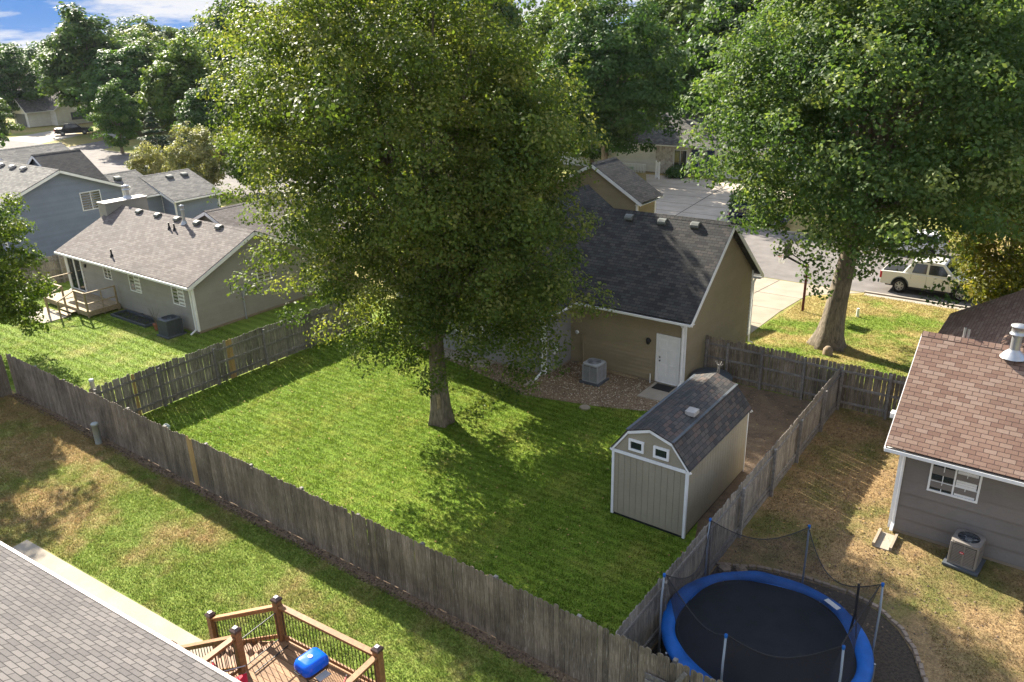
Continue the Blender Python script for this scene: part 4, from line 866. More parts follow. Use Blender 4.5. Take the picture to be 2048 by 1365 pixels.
for i in range(12):
    a = 2 * math.pi * i / 12; b = a + 0.5; q.tube([(hx - 1.45 + 0.22 * math.cos(a), hy + 0.02 + 0.22 * math.sin(a), hz + 3.0), (hx - 1.45 + 0.13 * math.cos(b), hy + 0.02 + 0.13 * math.sin(b), hz + 2.6)], 0.007, 4)
    b = a - 0.5; q.tube([(hx - 1.45 + 0.22 * math.cos(a), hy + 0.02 + 0.22 * math.sin(a), hz + 3.0), (hx - 1.45 + 0.13 * math.cos(b), hy + 0.02 + 0.13 * math.sin(b), hz + 2.6)], 0.007, 4)
q.build('net', M_['whitetrim'], rim)

# ------------------------------------------------------------------ trampoline
TC = Vector((-4.2, 14.95, 0)); TR = 2.28
root = thing('trampoline', 'round trampoline with blue pad and black safety net beside the right fence', 'trampoline', TC)
q = MB(); q.lathe([(0.001, 0.84), (1.0, 0.845), (2.0, 0.865)], TC, 64); q.build('jumping_mat', M_['tmat'], root, smooth=True)
q = MB(); rnd = random.Random(3); n = 72; vs = []; fs = []; prof_ = [(1.97, 0.865), (1.99, 0.90), (2.1, 0.925), (2.28, 0.915), (2.33, 0.87), (2.335, 0.80)]
for k_ in range(n):
    a = 2 * math.pi * k_ / n; wob = 0.02 * math.sin(a * 7) + 0.015 * math.sin(a * 13 + 1); inn = 0.05 * math.sin(a * 5 + 2)
    for i, (r_, z) in enumerate(prof_): vs.append((TC.x + (r_ + (inn if i < 2 else 0)) * math.cos(a), TC.y + (r_ + (inn if i < 2 else 0)) * math.sin(a), z + (wob if 0 < i < 4 else 0)))
L_ = len(prof_)
for k_ in range(n):
    j = (k_ + 1) % n
    for i in range(L_ - 1): fs.append((k_ * L_ + i, j * L_ + i, j * L_ + i + 1, k_ * L_ + i + 1))
q.add(vs, fs, 0.5); pad = q.build('safety_pad', M_['blue'], root, smooth=True)
q = MB()
a = rad(62); c_ = TC + Vector((math.cos(a), math.sin(a), 0)) * 2.12 + Vector((0, 0, 0.955)); t_ = Vector((-math.sin(a), math.cos(a), 0)); rr = Vector((math.cos(a), math.sin(a), 0))
q.add([c_ - t_ * 0.2 - rr * 0.07, c_ - t_ * 0.2 + rr * 0.07, c_ + t_ * 0.2 + rr * 0.07, c_ + t_ * 0.2 - rr * 0.07], [(3, 2, 1, 0)], 0.5); q.build('warning_label', M_['white'], pad)
q = MB(); q.tube([(TC.x + TR * math.cos(a), TC.y + TR * math.sin(a), 0.84) for a in [2 * math.pi * i / 48 for i in range(48)]], 0.028, 8, closed=True); q.build('frame_ring', M_['metal'], root, smooth=True)
angs = [rad(x) for x in (147, 87, 27, -35, -92, -146)]
for a in angs:
    p = TC + Vector((math.cos(a), math.sin(a), 0)) * (TR + 0.02)
    q = MB(); t_ = Vector((-math.sin(a), math.cos(a), 0)) * 0.5
    q.tube([p + Vector((0, 0, 0.8)) - t_, p - t_ + Vector((0, 0, 0.03)), p + t_ + Vector((0, 0, 0.03)), p + Vector((0, 0, 0.8)) + t_], 0.025, 8); q.build('leg', M_['metal'], root)
    q = MB(); o_ = Vector((math.cos(a), math.sin(a), 0)) * 0.09
    q.tube([p + o_ + Vector((0, 0, 0.35)), p + o_ + Vector((0, 0, 1.9)), p + o_ * 0.6 + Vector((0, 0, 2.55))], 0.024, 10); po = q.build('pole', M_['polegrey'], root, smooth=True)
    q = MB(); q.lathe([(0.001, 0.045), (0.032, 0.03), (0.036, 0.0), (0.03, -0.05)], p + o_ * 0.6 + Vector((0, 0, 2.56)), 12); q.build('pole_cap', M_['blue'], po, smooth=True)
# net: fine black mesh, sagging between poles
nm_ = bpy.data.materials.new('safety_net'); nm_.use_nodes = True; t = nm_.node_tree; b = t.nodes['Principled BSDF']; b.inputs['Base Color'].default_value = (0.02, 0.018, 0.022, 1); b.inputs['Roughness'].default_value = 0.8
tp = t.nodes.new('ShaderNodeBsdfTransparent'); ms = t.nodes.new('ShaderNodeMixShader'); ms.inputs[0].default_value = 0.48
t.links.new(tp.outputs[0], ms.inputs[1]); t.links.new(b.outputs[0], ms.inputs[2]); t.links.new(ms.outputs[0], t.nodes['Material Output'].inputs[0])
for i in range(6):
    a0 = angs[i]; a1 = angs[(i + 1) % 6]
    while a1 > a0: a1 -= 2 * math.pi
    q = MB(); n = 14; m_ = 8; vs = []; fs = []
    pa = TC + Vector((math.cos(a0), math.sin(a0), 0)) * (TR + 0.03); pb = TC + Vector((math.cos(a1), math.sin(a1), 0)) * (TR + 0.03)
    for x in range(n + 1):
        f_ = x / n; sag = 4 * f_ * (1 - f_); top = pa.lerp(pb, f_) * (1) + (TC - pa.lerp(pb, f_)) * 0.10 * sag; zt = 2.55 - (0.62 if i not in (0,) else 0.30) * sag
        aa = a0 + (a1 - a0) * f_; bot = TC + Vector((math.cos(aa), math.sin(aa), 0)) * 1.93
        for y in range(m_ + 1):
            g_ = y / m_; p = bot.lerp(top, g_ ** 0.8); p = p + (TC - p) * 0.06 * sag * math.sin(math.pi * g_); p.z = 0.88 + (zt - 0.88) * g_; vs.append(p)
    for x in range(n):
        for y in range(m_): fs.append((x * (m_ + 1) + y, (x + 1) * (m_ + 1) + y, (x + 1) * (m_ + 1) + y + 1, x * (m_ + 1) + y + 1))
    q.add(vs, fs, 0.5); no = q.build('net_panel', nm_, root, smooth=True)
    q = MB(); q.tube([vs[x * (m_ + 1) + m_] for x in range(n + 1)], 0.012, 5); q.build('top_cord', M_['dark'], no)
a = rad(38); p = TC + Vector((math.cos(a), math.sin(a), 0)) * 2.0; q = MB()
q.tube([p + Vector((0, 0, 0.9)), p + Vector((0.05, 0, 1.5)), p + Vector((0.02, 0.05, 2.2))], 0.03, 6); q.tube([p + Vector((0.18, -0.2, 0.9)), p + Vector((0.05, 0, 1.55))], 0.015, 5); q.build('entry_zip', M_['dark'], root)
root = thing('trampoline_ladder', 'short blue stepped ladder hooked on the trampoline rim by the net opening', 'ladder', (-2.3, 16.35, 0))
q = MB(); q.tube([(-2.25, 16.15, 0.0), (-2.5, 16.0, 0.9)], 0.02, 6); q.tube([(-2.0, 15.85, 0.0), (-2.3, 15.75, 0.9)], 0.02, 6); q.build('rail', M_['polegrey'], root)
for z in (0.3, 0.6, 0.88):
    q = MB(); f_ = z / 0.9; a = Vector((-2.25, 16.15, 0)).lerp(Vector((-2.5, 16.0, 0.9)), f_); b = Vector((-2.0, 15.85, 0)).lerp(Vector((-2.3, 15.75, 0.9)), f_); q.beam(a, b, 0.1, 0.03); q.build('rung', M_['blue'], root)
# curved brick edging
pts = [(-6.45, 17.95), (-5.4, 18.45), (-4.47, 18.66), (-3.2, 18.72), (-2.41, 18.50), (-1.8, 18.05), (-1.35, 17.4), (-0.95, 16.5), (-0.7, 15.4), (-0.6, 14.3)]
proto = None; brickmesh = MB().box(-0.095, -0.05, -0.02, 0.095, 0.05, 0.075, 0.5)
acc = 0.0; step = 0.215
def along(s):
    k_ = 0
    while k_ < len(pts) - 2:
        L_ = math.dist(pts[k_], pts[k_ + 1])
        if s <= L_: break
        s -= L_; k_ += 1
    L_ = math.dist(pts[k_], pts[k_ + 1]); f_ = s / L_; return Vector((pts[k_][0] + (pts[k_ + 1][0] - pts[k_][0]) * f_, pts[k_][1] + (pts[k_ + 1][1] - pts[k_][1]) * f_, 0)), math.atan2(pts[k_ + 1][1] - pts[k_][1], pts[k_ + 1][0] - pts[k_][0])
tot = sum(math.dist(pts[i], pts[i + 1]) for i in range(len(pts) - 1))
while acc < tot:
    p, az = along(acc)
    if proto is None:
        proto = brickmesh.build('edging_brick', M_['brick'], None, bevel=0.012); b_ = proto
        tag(proto, 'tan brick set in the curved garden edging around the trampoline', 'brick', 'bricks of the curved garden edging')
    else: b_ = proto.copy(); COL.objects.link(b_)
    b_.location = p + Vector((random.uniform(-0.012, 0.012), random.uniform(-0.012, 0.012), random.uniform(-0.01, 0.01))); b_.rotation_euler = (random.uniform(-0.08, 0.08), random.uniform(-0.08, 0.08), az + random.uniform(-0.15, 0.15)); acc += step
def rock(label, loc, r, seed):
    rng = random.Random(seed); import bmesh
    me = bpy.data.meshes.new('rock'); bm = bmesh.new(); bmesh.ops.create_icosphere(bm, subdivisions=3, radius=r)
    ax = Vector((rng.random(), rng.random(), rng.random()))
    for v in bm.verts:
        d_ = v.co.normalized(); v.co *= 1 + 0.18 * math.sin(d_.x * 4 + ax.x * 6) * math.cos(d_.y * 5 + ax.y * 6) + 0.12 * math.sin(d_.z * 7 + ax.z * 6); v.co.z *= 0.65
    bm.to_mesh(me); bm.free(); me.materials.append(M_['brick']); o = bpy.data.objects.new('rock', me); COL.objects.link(o); o.location = loc; return tag(o, label, 'rock')
rock('rounded tan rock nearest the fence, behind the trampoline', (-6.25, 17.8, 0.06), 0.17, 1); rock('flatter tan rock at the start of the brick edging', (-5.85, 18.0, 0.05), 0.15, 2)

# ------------------------------------------------------------------ stained deck, bottom
DZ = 1.30
root = thing('wooden_deck', 'reddish stained wooden deck with black balusters at the bottom edge', 'deck', (-11.4, 7.0, 0))
A = Vector((-12.9, 8.2, 0)); B = Vector((-9.95, 8.4, 0)); C_ = Vector((-12.82, 7.08, 0)); D_ = Vector((-15.35, 7.92, 0)); E_ = Vector((-15.18, 6.78, 0))
dx_ = (B - A).normalized(); dy_ = Vector((dx_.y, -dx_.x, 0))
q = MB(); L_ = (B - A).length
for i in range(26):
    a = A + dy_ * (0.02 + i * 0.145); q.beam(a + Vector((0, 0, DZ)) + dy_ * 0.07 - dx_ * 0.05, a + dx_ * (L_ + 0.05) + Vector((0, 0, DZ)) + dy_ * 0.07, 0.137, 0.035)
q.build('floor', M_['deckfloor'], root)
q = MB()
q.beam(A - dy_ * 0.03 + Vector((0, 0, DZ - 0.12)), B - dy_ * 0.03 + Vector((0, 0, DZ - 0.12)), 0.04, 0.24); q.beam(A + Vector((0, 0, DZ - 0.12)), A + dy_ * 3.8 + Vector((0, 0, DZ - 0.12)), 0.04, 0.24); q.beam(B + Vector((0, 0, DZ - 0.12)), B + dy_ * 3.8 + Vector((0, 0, DZ - 0.12)), 0.04, 0.24); q.build('skirt', M_['deckwood'], root)
def dpost(p, z0, z1, wd=0.155):
    q = MB(); q.beam(p + Vector((0, 0, z0)), p + Vector((0, 0, z1)), wd, wd, up=dx_); po = q.build('post', M_['deckwood'], root, bevel=0.006)
    c = MB(); w2 = wd / 2 + 0.018
    def ring(w, z): return [p + dx_ * (a * w) + dy_ * (b * w) + Vector((0, 0, z)) for a, b in ((-1, 1), (1, 1), (1, -1), (-1, -1))]
    r0, r1, r2 = ring(w2, z1 - 0.03), ring(w2, z1 + 0.025), ring(w2 * 0.45, z1 + 0.06)
    c.add(r0 + r1 + r2, [(0, 1, 5, 4), (1, 2, 6, 5), (2, 3, 7, 6), (3, 0, 4, 7), (4, 5, 9, 8), (5, 6, 10, 9), (6, 7, 11, 10), (7, 4, 8, 11), (8, 9, 10, 11)], 0.5); co = c.build('post_cap', M_['cap'], po)
    s_ = MB(); s_.prism(ring(w2 * 0.42, z1 + 0.061), (0, 0, 0.012), 0.5); s_.build('cap_light', M_['solar'], co)
for p, z0, z1 in ((A, 0, 2.42), (B, 0, 2.42), (C_, 0, 2.42), (D_, 0, 1.02), (E_, 0, 1.02)): dpost(p, z0, z1)
F_ = B + dy_ * 3.0; G_ = C_ + dy_ * 2.4
def railbay(a, b, za, zb_, low=0.12, gate=False):
    L = (b - a).length; d = (b - a).normalized(); st = 0.09
    q = MB(); q.beam(a + d * st + Vector((0, 0, za)), b - d * st + Vector((0, 0, zb_)), 0.14, 0.035); q.beam(a + d * st + Vector((0, 0, za - 0.065)), b - d * st + Vector((0, 0, zb_ - 0.065)), 0.04, 0.09); q.build('handrail', M_['deckwood'], root, bevel=0.004)
    q = MB(); q.beam(a + d * st + Vector((0, 0, za - 0.84)), b - d * st + Vector((0, 0, zb_ - 0.84)), 0.04, 0.09); q.build('bottom_rail', M_['deckwood'], root)
    q = MB(); n = int((L - 0.2) / 0.105)
    for i in range(n + 1):
        f_ = (0.12 + (L - 0.24) * i / n) / L; p = a.lerp(b, f_); z = za + (zb_ - za) * f_; q.tube([p + Vector((0, 0, z - 0.86)), p + Vector((0, 0, z - 0.10))], 0.0095, 5)
    q.build('balusters', M_['dark'], root)
railbay(A, B, 2.27, 2.27); railbay(B, F_, 2.27, 2.27); railbay(C_, G_, 2.27, 2.27); railbay(A, D_, 2.20, 0.95); railbay(C_, E_, 2.20, 0.95)
for i in range(6):
    f_ = (i + 0.6) / 6.3; q = MB(); a = A.lerp(D_, f_); b = C_.lerp(E_, f_); z = DZ - 0.02 - (DZ) * (i + 1) / 7.0
    q.beam(a + Vector((0, 0, z)), b + Vector((0, 0, z)), 0.30, 0.04); q.build('step', M_['deckwood'], root)
for a, b in ((A, D_), (C_, E_)):
    q = MB(); q.beam(a + Vector((0, 0, DZ - 0.2)), b + Vector((0, 0, 0.05)), 0.04, 0.24); q.build('stringer', M_['deckwood'], root)
# little black gate at the stair head
q = MB(); g0 = A.lerp(C_, 0.08); g1 = A.lerp(C_, 0.92)
for z in (DZ + 0.08, DZ + 0.80): q.tube([g0 + Vector((0, 0, z)), g1 + Vector((0, 0, z))], 0.014, 6)
q.tube([g0 + Vector((0.3, 0, DZ + 0.05)), g1 + Vector((0.3, 0, DZ + 0.05))], 0.014, 6)
for i in range(9):
    p = g0.lerp(g1, i / 8); q.tube([p + Vector((0, 0, DZ + 0.08)), p + Vector((0, 0, DZ + 0.80))], 0.008, 5)
q.build('gate', M_['dark'], root)
# portable grill
root = thing('grill', 'portable grill with a glossy blue lid standing on the wooden deck', 'grill', (0, 0, 0))
q = MB(); n = 28; prof_ = [(1.0, 0.0), (1.0, 0.08), (0.97, 0.13), (0.88, 0.18), (0.70, 0.212), (0.62, 0.215), (0.001, 0.222)]; vs = []; fs = []
def sup(a, p=6.0): c_, s_ = math.cos(a), math.sin(a); r_ = (abs(c_) ** p + abs(s_) ** p) ** (-1 / p); return c_ * r_, s_ * r_
for k_ in range(n):
    cx_, cy_ = sup(2 * math.pi * k_ / n)
    for r_, z in prof_: vs.append((0.29 * cx_ * r_, 0.235 * cy_ * r_, 0.78 + z))
L_ = len(prof_)
for k_ in range(n):
    j = (k_ + 1) % n
    for i in range(L_ - 1): fs.append((k_ * L_ + i, j * L_ + i, j * L_ + i + 1, k_ * L_ + i + 1))
q.add(vs, fs, 0.5); lid = q.build('lid', M_['grillblue'], root, smooth=True)
q = MB(); q.tube([(-0.10, 0.23, 0.86), (-0.10, 0.28, 0.88), (0.10, 0.28, 0.88), (0.10, 0.23, 0.86)], 0.012, 6); q.tube([(-0.29, -0.07, 0.82), (-0.35, -0.07, 0.83), (-0.35, 0.07, 0.83), (-0.29, 0.07, 0.82)], 0.012, 6); q.build('handle', M_['dark'], lid)
q = MB(); q.lathe([(0.045, 1.003), (0.045, 1.012), (0.02, 1.016), (0.001, 1.012)], (0, 0, 0), 12); q.build('badge', M_['metal'], lid)
q = MB(); vs = []; fs = []
for k_ in range(n):
    cx_, cy_ = sup(2 * math.pi * k_ / n)
    for r_, z in ((0.98, 0.775), (0.95, 0.70), (0.7, 0.64), (0.001, 0.635)): vs.append((0.29 * cx_ * r_, 0.235 * cy_ * r_, z))
for k_ in range(n):
    j = (k_ + 1) % n
    for i in range(3): fs.append((k_ * 4 + i, k_ * 4 + i + 1, j * 4 + i + 1, j * 4 + i))
q.add(vs, fs, 0.5); q.build('fire_box', M_['dark'], root, smooth=True)
q = MB(); q.box(-0.13, -0.42, 0.70, 0.13, -0.25, 0.725, 0.5); q.build('side_shelf', M_['acgrey'], root, bevel=0.008)
for a, b in (((-0.25, -0.16), (0.25, -0.16)), ((-0.25, 0.16), (0.25, 0.16))):
    q = MB(); q.tube([(a[0], a[1], 0.02), (b[0], b[1], 0.66)], 0.012, 6); q.tube([(b[0], b[1], 0.02), (a[0], a[1], 0.66)], 0.012, 6); q.build('leg', M_['dark'], root)
root.location = (-11.0, 7.55, DZ + 0.02); root.rotation_euler = (0, 0, rad(86)); root.scale = (1.04, 1.06, 1.0)
def folding_chair(label, col, loc, rz):
    root = thing('folding_chair', label, 'chair', (0, 0, 0)); m = m_plain('chair_cloth_' + str(len(bpy.data.materials)), col, 0.7)
    q = MB(); q.add([(-0.25, -0.22, 0.45), (0.25, -0.22, 0.45), (0.25, 0.2, 0.40), (-0.25, 0.2, 0.40), (-0.25, 0.2, 0.385), (0.25, 0.2, 0.385), (0.25, -0.22, 0.435), (-0.25, -0.22, 0.435)], [(0, 1, 2, 3), (4, 5, 6, 7), (0, 7, 6, 1), (2, 5, 4, 3), (1, 6, 5, 2), (0, 3, 4, 7)], 0.5); q.build('seat', m, root)
    q = MB(); q.prism([(-0.25, 0.2, 0.45), (0.25, 0.2, 0.45), (0.22, 0.36, 0.98), (-0.22, 0.36, 0.98)], (0, 0.015, 0.005), 0.5); q.build('backrest', m, root)
    for s_ in (-1, 1):
        q = MB(); q.tube([(s_ * 0.27, -0.25, 0.0), (s_ * 0.27, 0.2, 0.42), (s_ * 0.25, 0.37, 1.0)], 0.012, 6); q.tube([(s_ * 0.27, 0.28, 0.0), (s_ * 0.27, -0.22, 0.45), (s_ * 0.27, -0.22, 0.62), (s_ * 0.27, 0.26, 0.64)], 0.012, 6); q.build('frame', M_['metal'], root)
    root.location = loc; root.rotation_euler = (0, 0, rz); return root
folding_chair('bright red folding chair on the deck near the stair post', (0.55, 0.005, 0.03), (-12.15, 6.52, DZ + 0.02), rad(150))
folding_chair('red and white folding chair in the deck corner behind the blue grill', (0.45, 0.05, 0.06), (-10.22, 7.22, DZ + 0.02), rad(-60))

# ------------------------------------------------------------------ trees
def leaf_mesh(name, pts, nrm, size, tone, rng, mat, aspect=0.8):
    """one kite-shaped leaf (or leaf spray) per point"""
    n = len(pts); nrm = nrm / (np.linalg.norm(nrm, axis=1, keepdims=True) + 1e-9)
    r = rng.normal(size=(n, 3)); u = np.cross(nrm, r); u /= np.linalg.norm(u, axis=1, keepdims=True) + 1e-9; v = np.cross(nrm, u)
    s = (size * rng.uniform(0.6, 1.35, n))[:, None]; fold = nrm * s * 0.18
    V = np.empty((n, 4, 3)); V[:, 0] = pts - u * s * 0.55; V[:, 1] = pts + v * s * 0.5 * aspect + fold; V[:, 2] = pts + u * s * 0.55; V[:, 3] = pts - v * s * 0.5 * aspect + fold
    me = bpy.data.meshes.new(name); me.vertices.add(4 * n); me.vertices.foreach_set('co', V.ravel())
    me.loops.add(4 * n); me.loops.foreach_set('vertex_index', np.arange(4 * n, dtype=np.int32))
    me.polygons.add(n); me.polygons.foreach_set('loop_start', np.arange(0, 4 * n, 4, dtype=np.int32)); me.polygons.foreach_set('loop_total', np.full(n, 4, np.int32))
    me.update(calc_edges=True); at = me.attributes.new('tone', 'FLOAT', 'FACE'); at.data.foreach_set('value', np.clip(tone, 0, 1).astype(np.float32))
    me.materials.append(mat); return me

def tree(name, label, cat, base, top, bot, rx, ry, mat, nclump, nleaf, lsize, seed, cr=0.8, trunk_r=0.33, flare=1.6, group=None, shift=(0, 0), lean=(0, 0), low_hang=0.0, hollow=0.35, shape=1.0, barkm='bark', limbs=9, lobes=9, gap=0.10, openness=0.0, yellow_bias=0.0, skew=(0, 0), boxy=1.0, rag=0.10):
    """base (x,y,z); crown from bot to top (heights above base); leaf clumps spread through an uneven lobed volume, limbs run to them"""
    rng = np.random.default_rng(seed); rnd = random.Random(seed); root = thing(name, label, cat, base, group)
    B = np.array(base, float); c = np.array([shift[0], shift[1], (top + bot) / 2]); rz = (top - bot) / 2
    ld = rng.normal(size=(lobes, 3)); ld /= np.linalg.norm(ld, axis=1, keepdims=True); la = rng.uniform(-0.20, 0.22, lobes)
    d = rng.normal(size=(nclump, 3)); d /= np.linalg.norm(d, axis=1, keepdims=True)
    lob = 1 + ((d @ ld.T).clip(0, 1) ** 5) @ la
    rr = (rng.uniform(hollow ** 3, 1, nclump) ** (1 / 3)) * lob * (1 + rag * rng.normal(size=nclump).clip(-1, 1.6))
    wz = 1 - shape * 0.18 * d[:, 2]                       # a little broader below the middle
    if boxy != 1.0:
        hr = np.hypot(d[:, 0], d[:, 1]) + 1e-6; wz = wz * np.where(d[:, 2] > -0.2, hr ** (boxy - 1), hr ** ((boxy - 1) * 0.7)).clip(0, 2.2)
    cen = np.stack([d[:, 0] * rx * rr * wz + skew[0] * d[:, 2] * rz, d[:, 1] * ry * rr * wz + skew[1] * d[:, 2] * rz, d[:, 2] * rz * rr], 1) + c
    g = np.sin(cen[:, 0] * 1.3 + seed) * np.sin(cen[:, 1] * 1.5 + seed * 2) * np.sin(cen[:, 2] * 1.7 + seed * 3)
    keep = (g > -1 + gap * 2) & (rng.uniform(size=nclump) > openness * (g < -0.2)); cen = cen[keep]; rr = rr[keep]; d = d[keep]
    if low_hang: cen[:, 2] -= low_hang * np.clip(-d[:, 2], 0, 1) * rng.uniform(0, 1, len(cen))
    n = len(cen); cs = cr * rng.uniform(0.55, 1.35, n)
    cnt = rng.poisson(nleaf * (cs / cr) ** 2); idx = np.repeat(np.arange(n), cnt); m = len(idx)
    o = rng.normal(size=(m, 3)); o /= np.linalg.norm(o, axis=1, keepdims=True); q = rng.uniform(0.25, 1, m) ** 0.6
    off = o * q[:, None] * cs[idx][:, None] * np.array([1.1, 1.1, 0.72]); off[:, 2] -= 0.25 * (np.hypot(off[:, 0], off[:, 1]) ** 2) / cr
    pts = cen[idx] + off
    nr = o * 0.6 + np.array([0, 0, 0.55]) + rng.normal(size=(m, 3)) * 0.45 + d[idx] * 0.3
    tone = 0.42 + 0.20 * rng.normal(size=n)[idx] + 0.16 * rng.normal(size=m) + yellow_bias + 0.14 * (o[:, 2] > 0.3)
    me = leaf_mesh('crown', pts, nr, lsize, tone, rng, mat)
    co = bpy.data.objects.new('crown', me); COL.objects.link(co); co.location = base; attach(co, root)
    # trunk and limbs
    q = MB(); ht = bot + (top - bot) * 0.62
    ax = lambda f: Vector((base[0] + lean[0] * f + shift[0] * 0.7 * f * f, base[1] + lean[1] * f + shift[1] * 0.7 * f * f, base[2] + ht * f))
    fs_ = [0, 0.02, 0.05, 0.1, 0.18, 0.3, 0.45, 0.6, 0.8, 1.0]; rad_ = [trunk_r * (flare if f == 0 else 1 + (flare - 1) * math.exp(-f * 22)) * (1 - 0.78 * f) for f in fs_]
    P_ = [ax(f) for f in fs_]; P_[0].z -= 0.25
    nn = 18 if trunk_r > 0.25 else 8; st = len(q.v); q.tube(P_, rad_, nn, True, 0.5)
    if flare > 1.4 and trunk_r > 0.25:                       # buttress roots
        for k_ in range(4 * nn):
            i = k_ // nn; v = Vector(q.v[st + k_]); cpt = P_[i]; a = math.atan2(v.y - cpt.y, v.x - cpt.x); f_ = 1 + 0.22 * math.sin(a * 5 + seed) * math.exp(-i * 0.7) + 0.05 * math.sin(a * 9)
            q.v[st + k_] = (cpt.x + (v.x - cpt.x) * f_, cpt.y + (v.y - cpt.y) * f_, v.z)
    if limbs:
        order = [i for i in rng.permutation(n) if rr[i] < 0.86][:limbs * 3]
        for j, ci in enumerate(order):
            tgt = Vector(B + cen[ci]); f0 = rnd.uniform(max(0.12, bot / ht * 0.8), 0.85); p0 = ax(f0)
            if tgt.z < p0.z + 0.3: f0 = max(0.15, min(0.8, (tgt.z - base[2] - 0.8) / ht)); p0 = ax(f0)
            mid = p0.lerp(tgt, 0.5) + Vector((rnd.uniform(-.3, .3), rnd.uniform(-.3, .3), 0.12 * (tgt - p0).length))
            r0 = trunk_r * (1 - 0.75 * f0) * rnd.uniform(0.25, 0.5); q.tube([p0, p0.lerp(mid, 0.55) + Vector((0, 0, 0.1)), mid, mid.lerp(tgt, 0.6), tgt], [r0, r0 * 0.8, r0 * 0.55, r0 * 0.35, r0 * 0.12], 7, False, 0.5)
    q.build('trunk', M_[barkm], root, smooth=True)
    return root
def place(proto, x, y, z, rz, s, label, group=None, cat=None, sz=None):
    c = copy_tree(proto); c.location = (x, y, z); c.rotation_euler = (0, 0, rz); c.scale = (s, s, sz or s); c['label'] = label
    if group: c['group'] = group
    return c

# the big maple in the lawn
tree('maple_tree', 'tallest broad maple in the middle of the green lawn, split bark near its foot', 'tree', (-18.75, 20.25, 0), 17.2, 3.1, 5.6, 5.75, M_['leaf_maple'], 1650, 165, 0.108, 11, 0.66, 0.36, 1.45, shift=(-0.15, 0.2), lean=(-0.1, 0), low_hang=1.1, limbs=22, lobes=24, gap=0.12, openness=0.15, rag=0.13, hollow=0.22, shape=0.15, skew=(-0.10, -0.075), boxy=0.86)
# bark scar
o = [x for x in COL.objects if x.get('category') == 'tree'][-1]
q = MB(); q.prism([(-18.56, 19.86, 0.75), (-18.50, 19.87, 0.8), (-18.49, 19.88, 1.1), (-18.51, 19.88, 1.35), (-18.56, 19.87, 1.25)], (0.03, 0.09, 0), 0.5); q.build('bark_scar', M_['olddeck'], o)
# the big oak by the street
tree('oak_tree', 'big spreading oak with a thick leaning trunk in the front lawn beyond the cross fence', 'tree', (-9.15, 37.7, -0.66), 18.0, 5.9, 7.3, 7.1, M_['leaf_oak'], 1450, 130, 0.155, 23, 0.80, 0.53, 1.85, shift=(0.9, 0.5), lean=(0.9, 0.5), low_hang=1.6, limbs=24, lobes=20, gap=0.15, openness=0.3, rag=0.15)
tree('linden_tree', 'leafy tree in the gap between the houses, almost hidden behind the maple', 'tree', (-30.2, 34.5, -0.4), 17.0, 4.5, 5.6, 5.6, M_['leaf_oak'], 380, 110, 0.24, 29, 1.0, 0.3, 1.4, limbs=8, gap=0.08)
# yellowing tree hanging over the white truck
tree('maple_tree', 'yellowing maple hanging over the white pickup at the right edge', 'tree', (-2.9, 45.6, -1.33), 10.8, 1.3, 3.0, 3.0, M_['leaf_yellow'], 300, 110, 0.16, 31, 0.62, 0.2, 1.4, shift=(0.1, 0), low_hang=0.9, limbs=9, gap=0.1, yellow_bias=-0.1)
# left edge tree
tree('ash_tree', 'green tree at the left edge in front of the blue grey house', 'tree', (-43.0, 13.3, 0), 9.0, 1.4, 2.1, 2.2, M_['leaf_light'], 190, 120, 0.14, 37, 0.52, 0.16, 1.3, shift=(1.6, 0.7), low_hang=0.6, limbs=10, gap=0.2, openness=0.3, rag=0.15)
tree('ash_tree', 'taller tree just outside the left edge whose shade falls on the dry rear yard', 'tree', (-41.5, 12.9, 0), 12.5, 5.0, 2.7, 2.4, M_['leaf_oak'], 120, 100, 0.2, 41, 0.7, 0.2, 1.3, limbs=6, gap=0.25, openness=0.7)
# prototypes for the trees of the street and beyond
GT = 'street trees beyond the houses'
pA = tree('shade_tree', 'x', 'tree', (0, 0, 0), 14, 2.0, 5.4, 5.4, M_['leaf_dark'], 330, 80, 0.42, 51, 1.15, 0.32, 1.4, limbs=10, gap=0.10)
pB = tree('shade_tree', 'x', 'tree', (0, 0, 0), 14, 1.5, 5.0, 5.2, M_['leaf_light'], 330, 80, 0.42, 52, 1.10, 0.30, 1.4, limbs=8, gap=0.08, shape=1.6)
pC = tree('shade_tree', 'x', 'tree', (0, 0, 0), 14, 3.0, 5.0, 4.6, M_['leaf_dark'], 250, 80, 0.40, 53, 1.05, 0.35, 1.4, limbs=14, gap=0.2, openness=0.5, lobes=14)
def put(proto, x, y, top, r, label, rz, base=-1.75, native=(14, 5.4)): return place(proto, x, y, base, rz, r / native[1], label, GT, sz=(top - base) / native[0])
pA.location = (-11.8, 106.5, -1.75); pA.scale = (1.5, 1.5, 1.5); pA['label'] = 'dark tree behind the right side of the oak'; pA['group'] = GT
tree('shade_tree', 'large dense dark tree overhanging the brick house across the street', 'tree', (-43.0, 74.5, -1.75), 18.2, 4.0, 6.6, 6.6, M_['leaf_dark'], 460, 90, 0.34, 57, 1.1, 0.42, 1.4, limbs=12, gap=0.1, group=GT)
pB.location = (-174.7, 100.1, -1.75); pB.scale = (1.5, 1.5, 1.22); pB['label'] = 'light green rounded tree among the far trees at upper left'; pB['group'] = GT
pC.location = (-157.9, 80.1, -1.75); pC.scale = (1.75, 1.75, 1.46); pC['label'] = 'tallest dark tree against the sky at upper left, behind the dark pickup'; pC['group'] = GT
put(pC, -184.5, 76.9, 12.5, 6.5, 'open branched dark tree left of the cream garage', 1.0)
put(pA, -231.3, 134.2, 20.0, 12.0, 'distant rounded dark tree on the skyline, upper left', 2.0)
put(pB, -124.8, 78.0, 13.2, 6.6, 'bright green tree right of the silver car', 0.5)
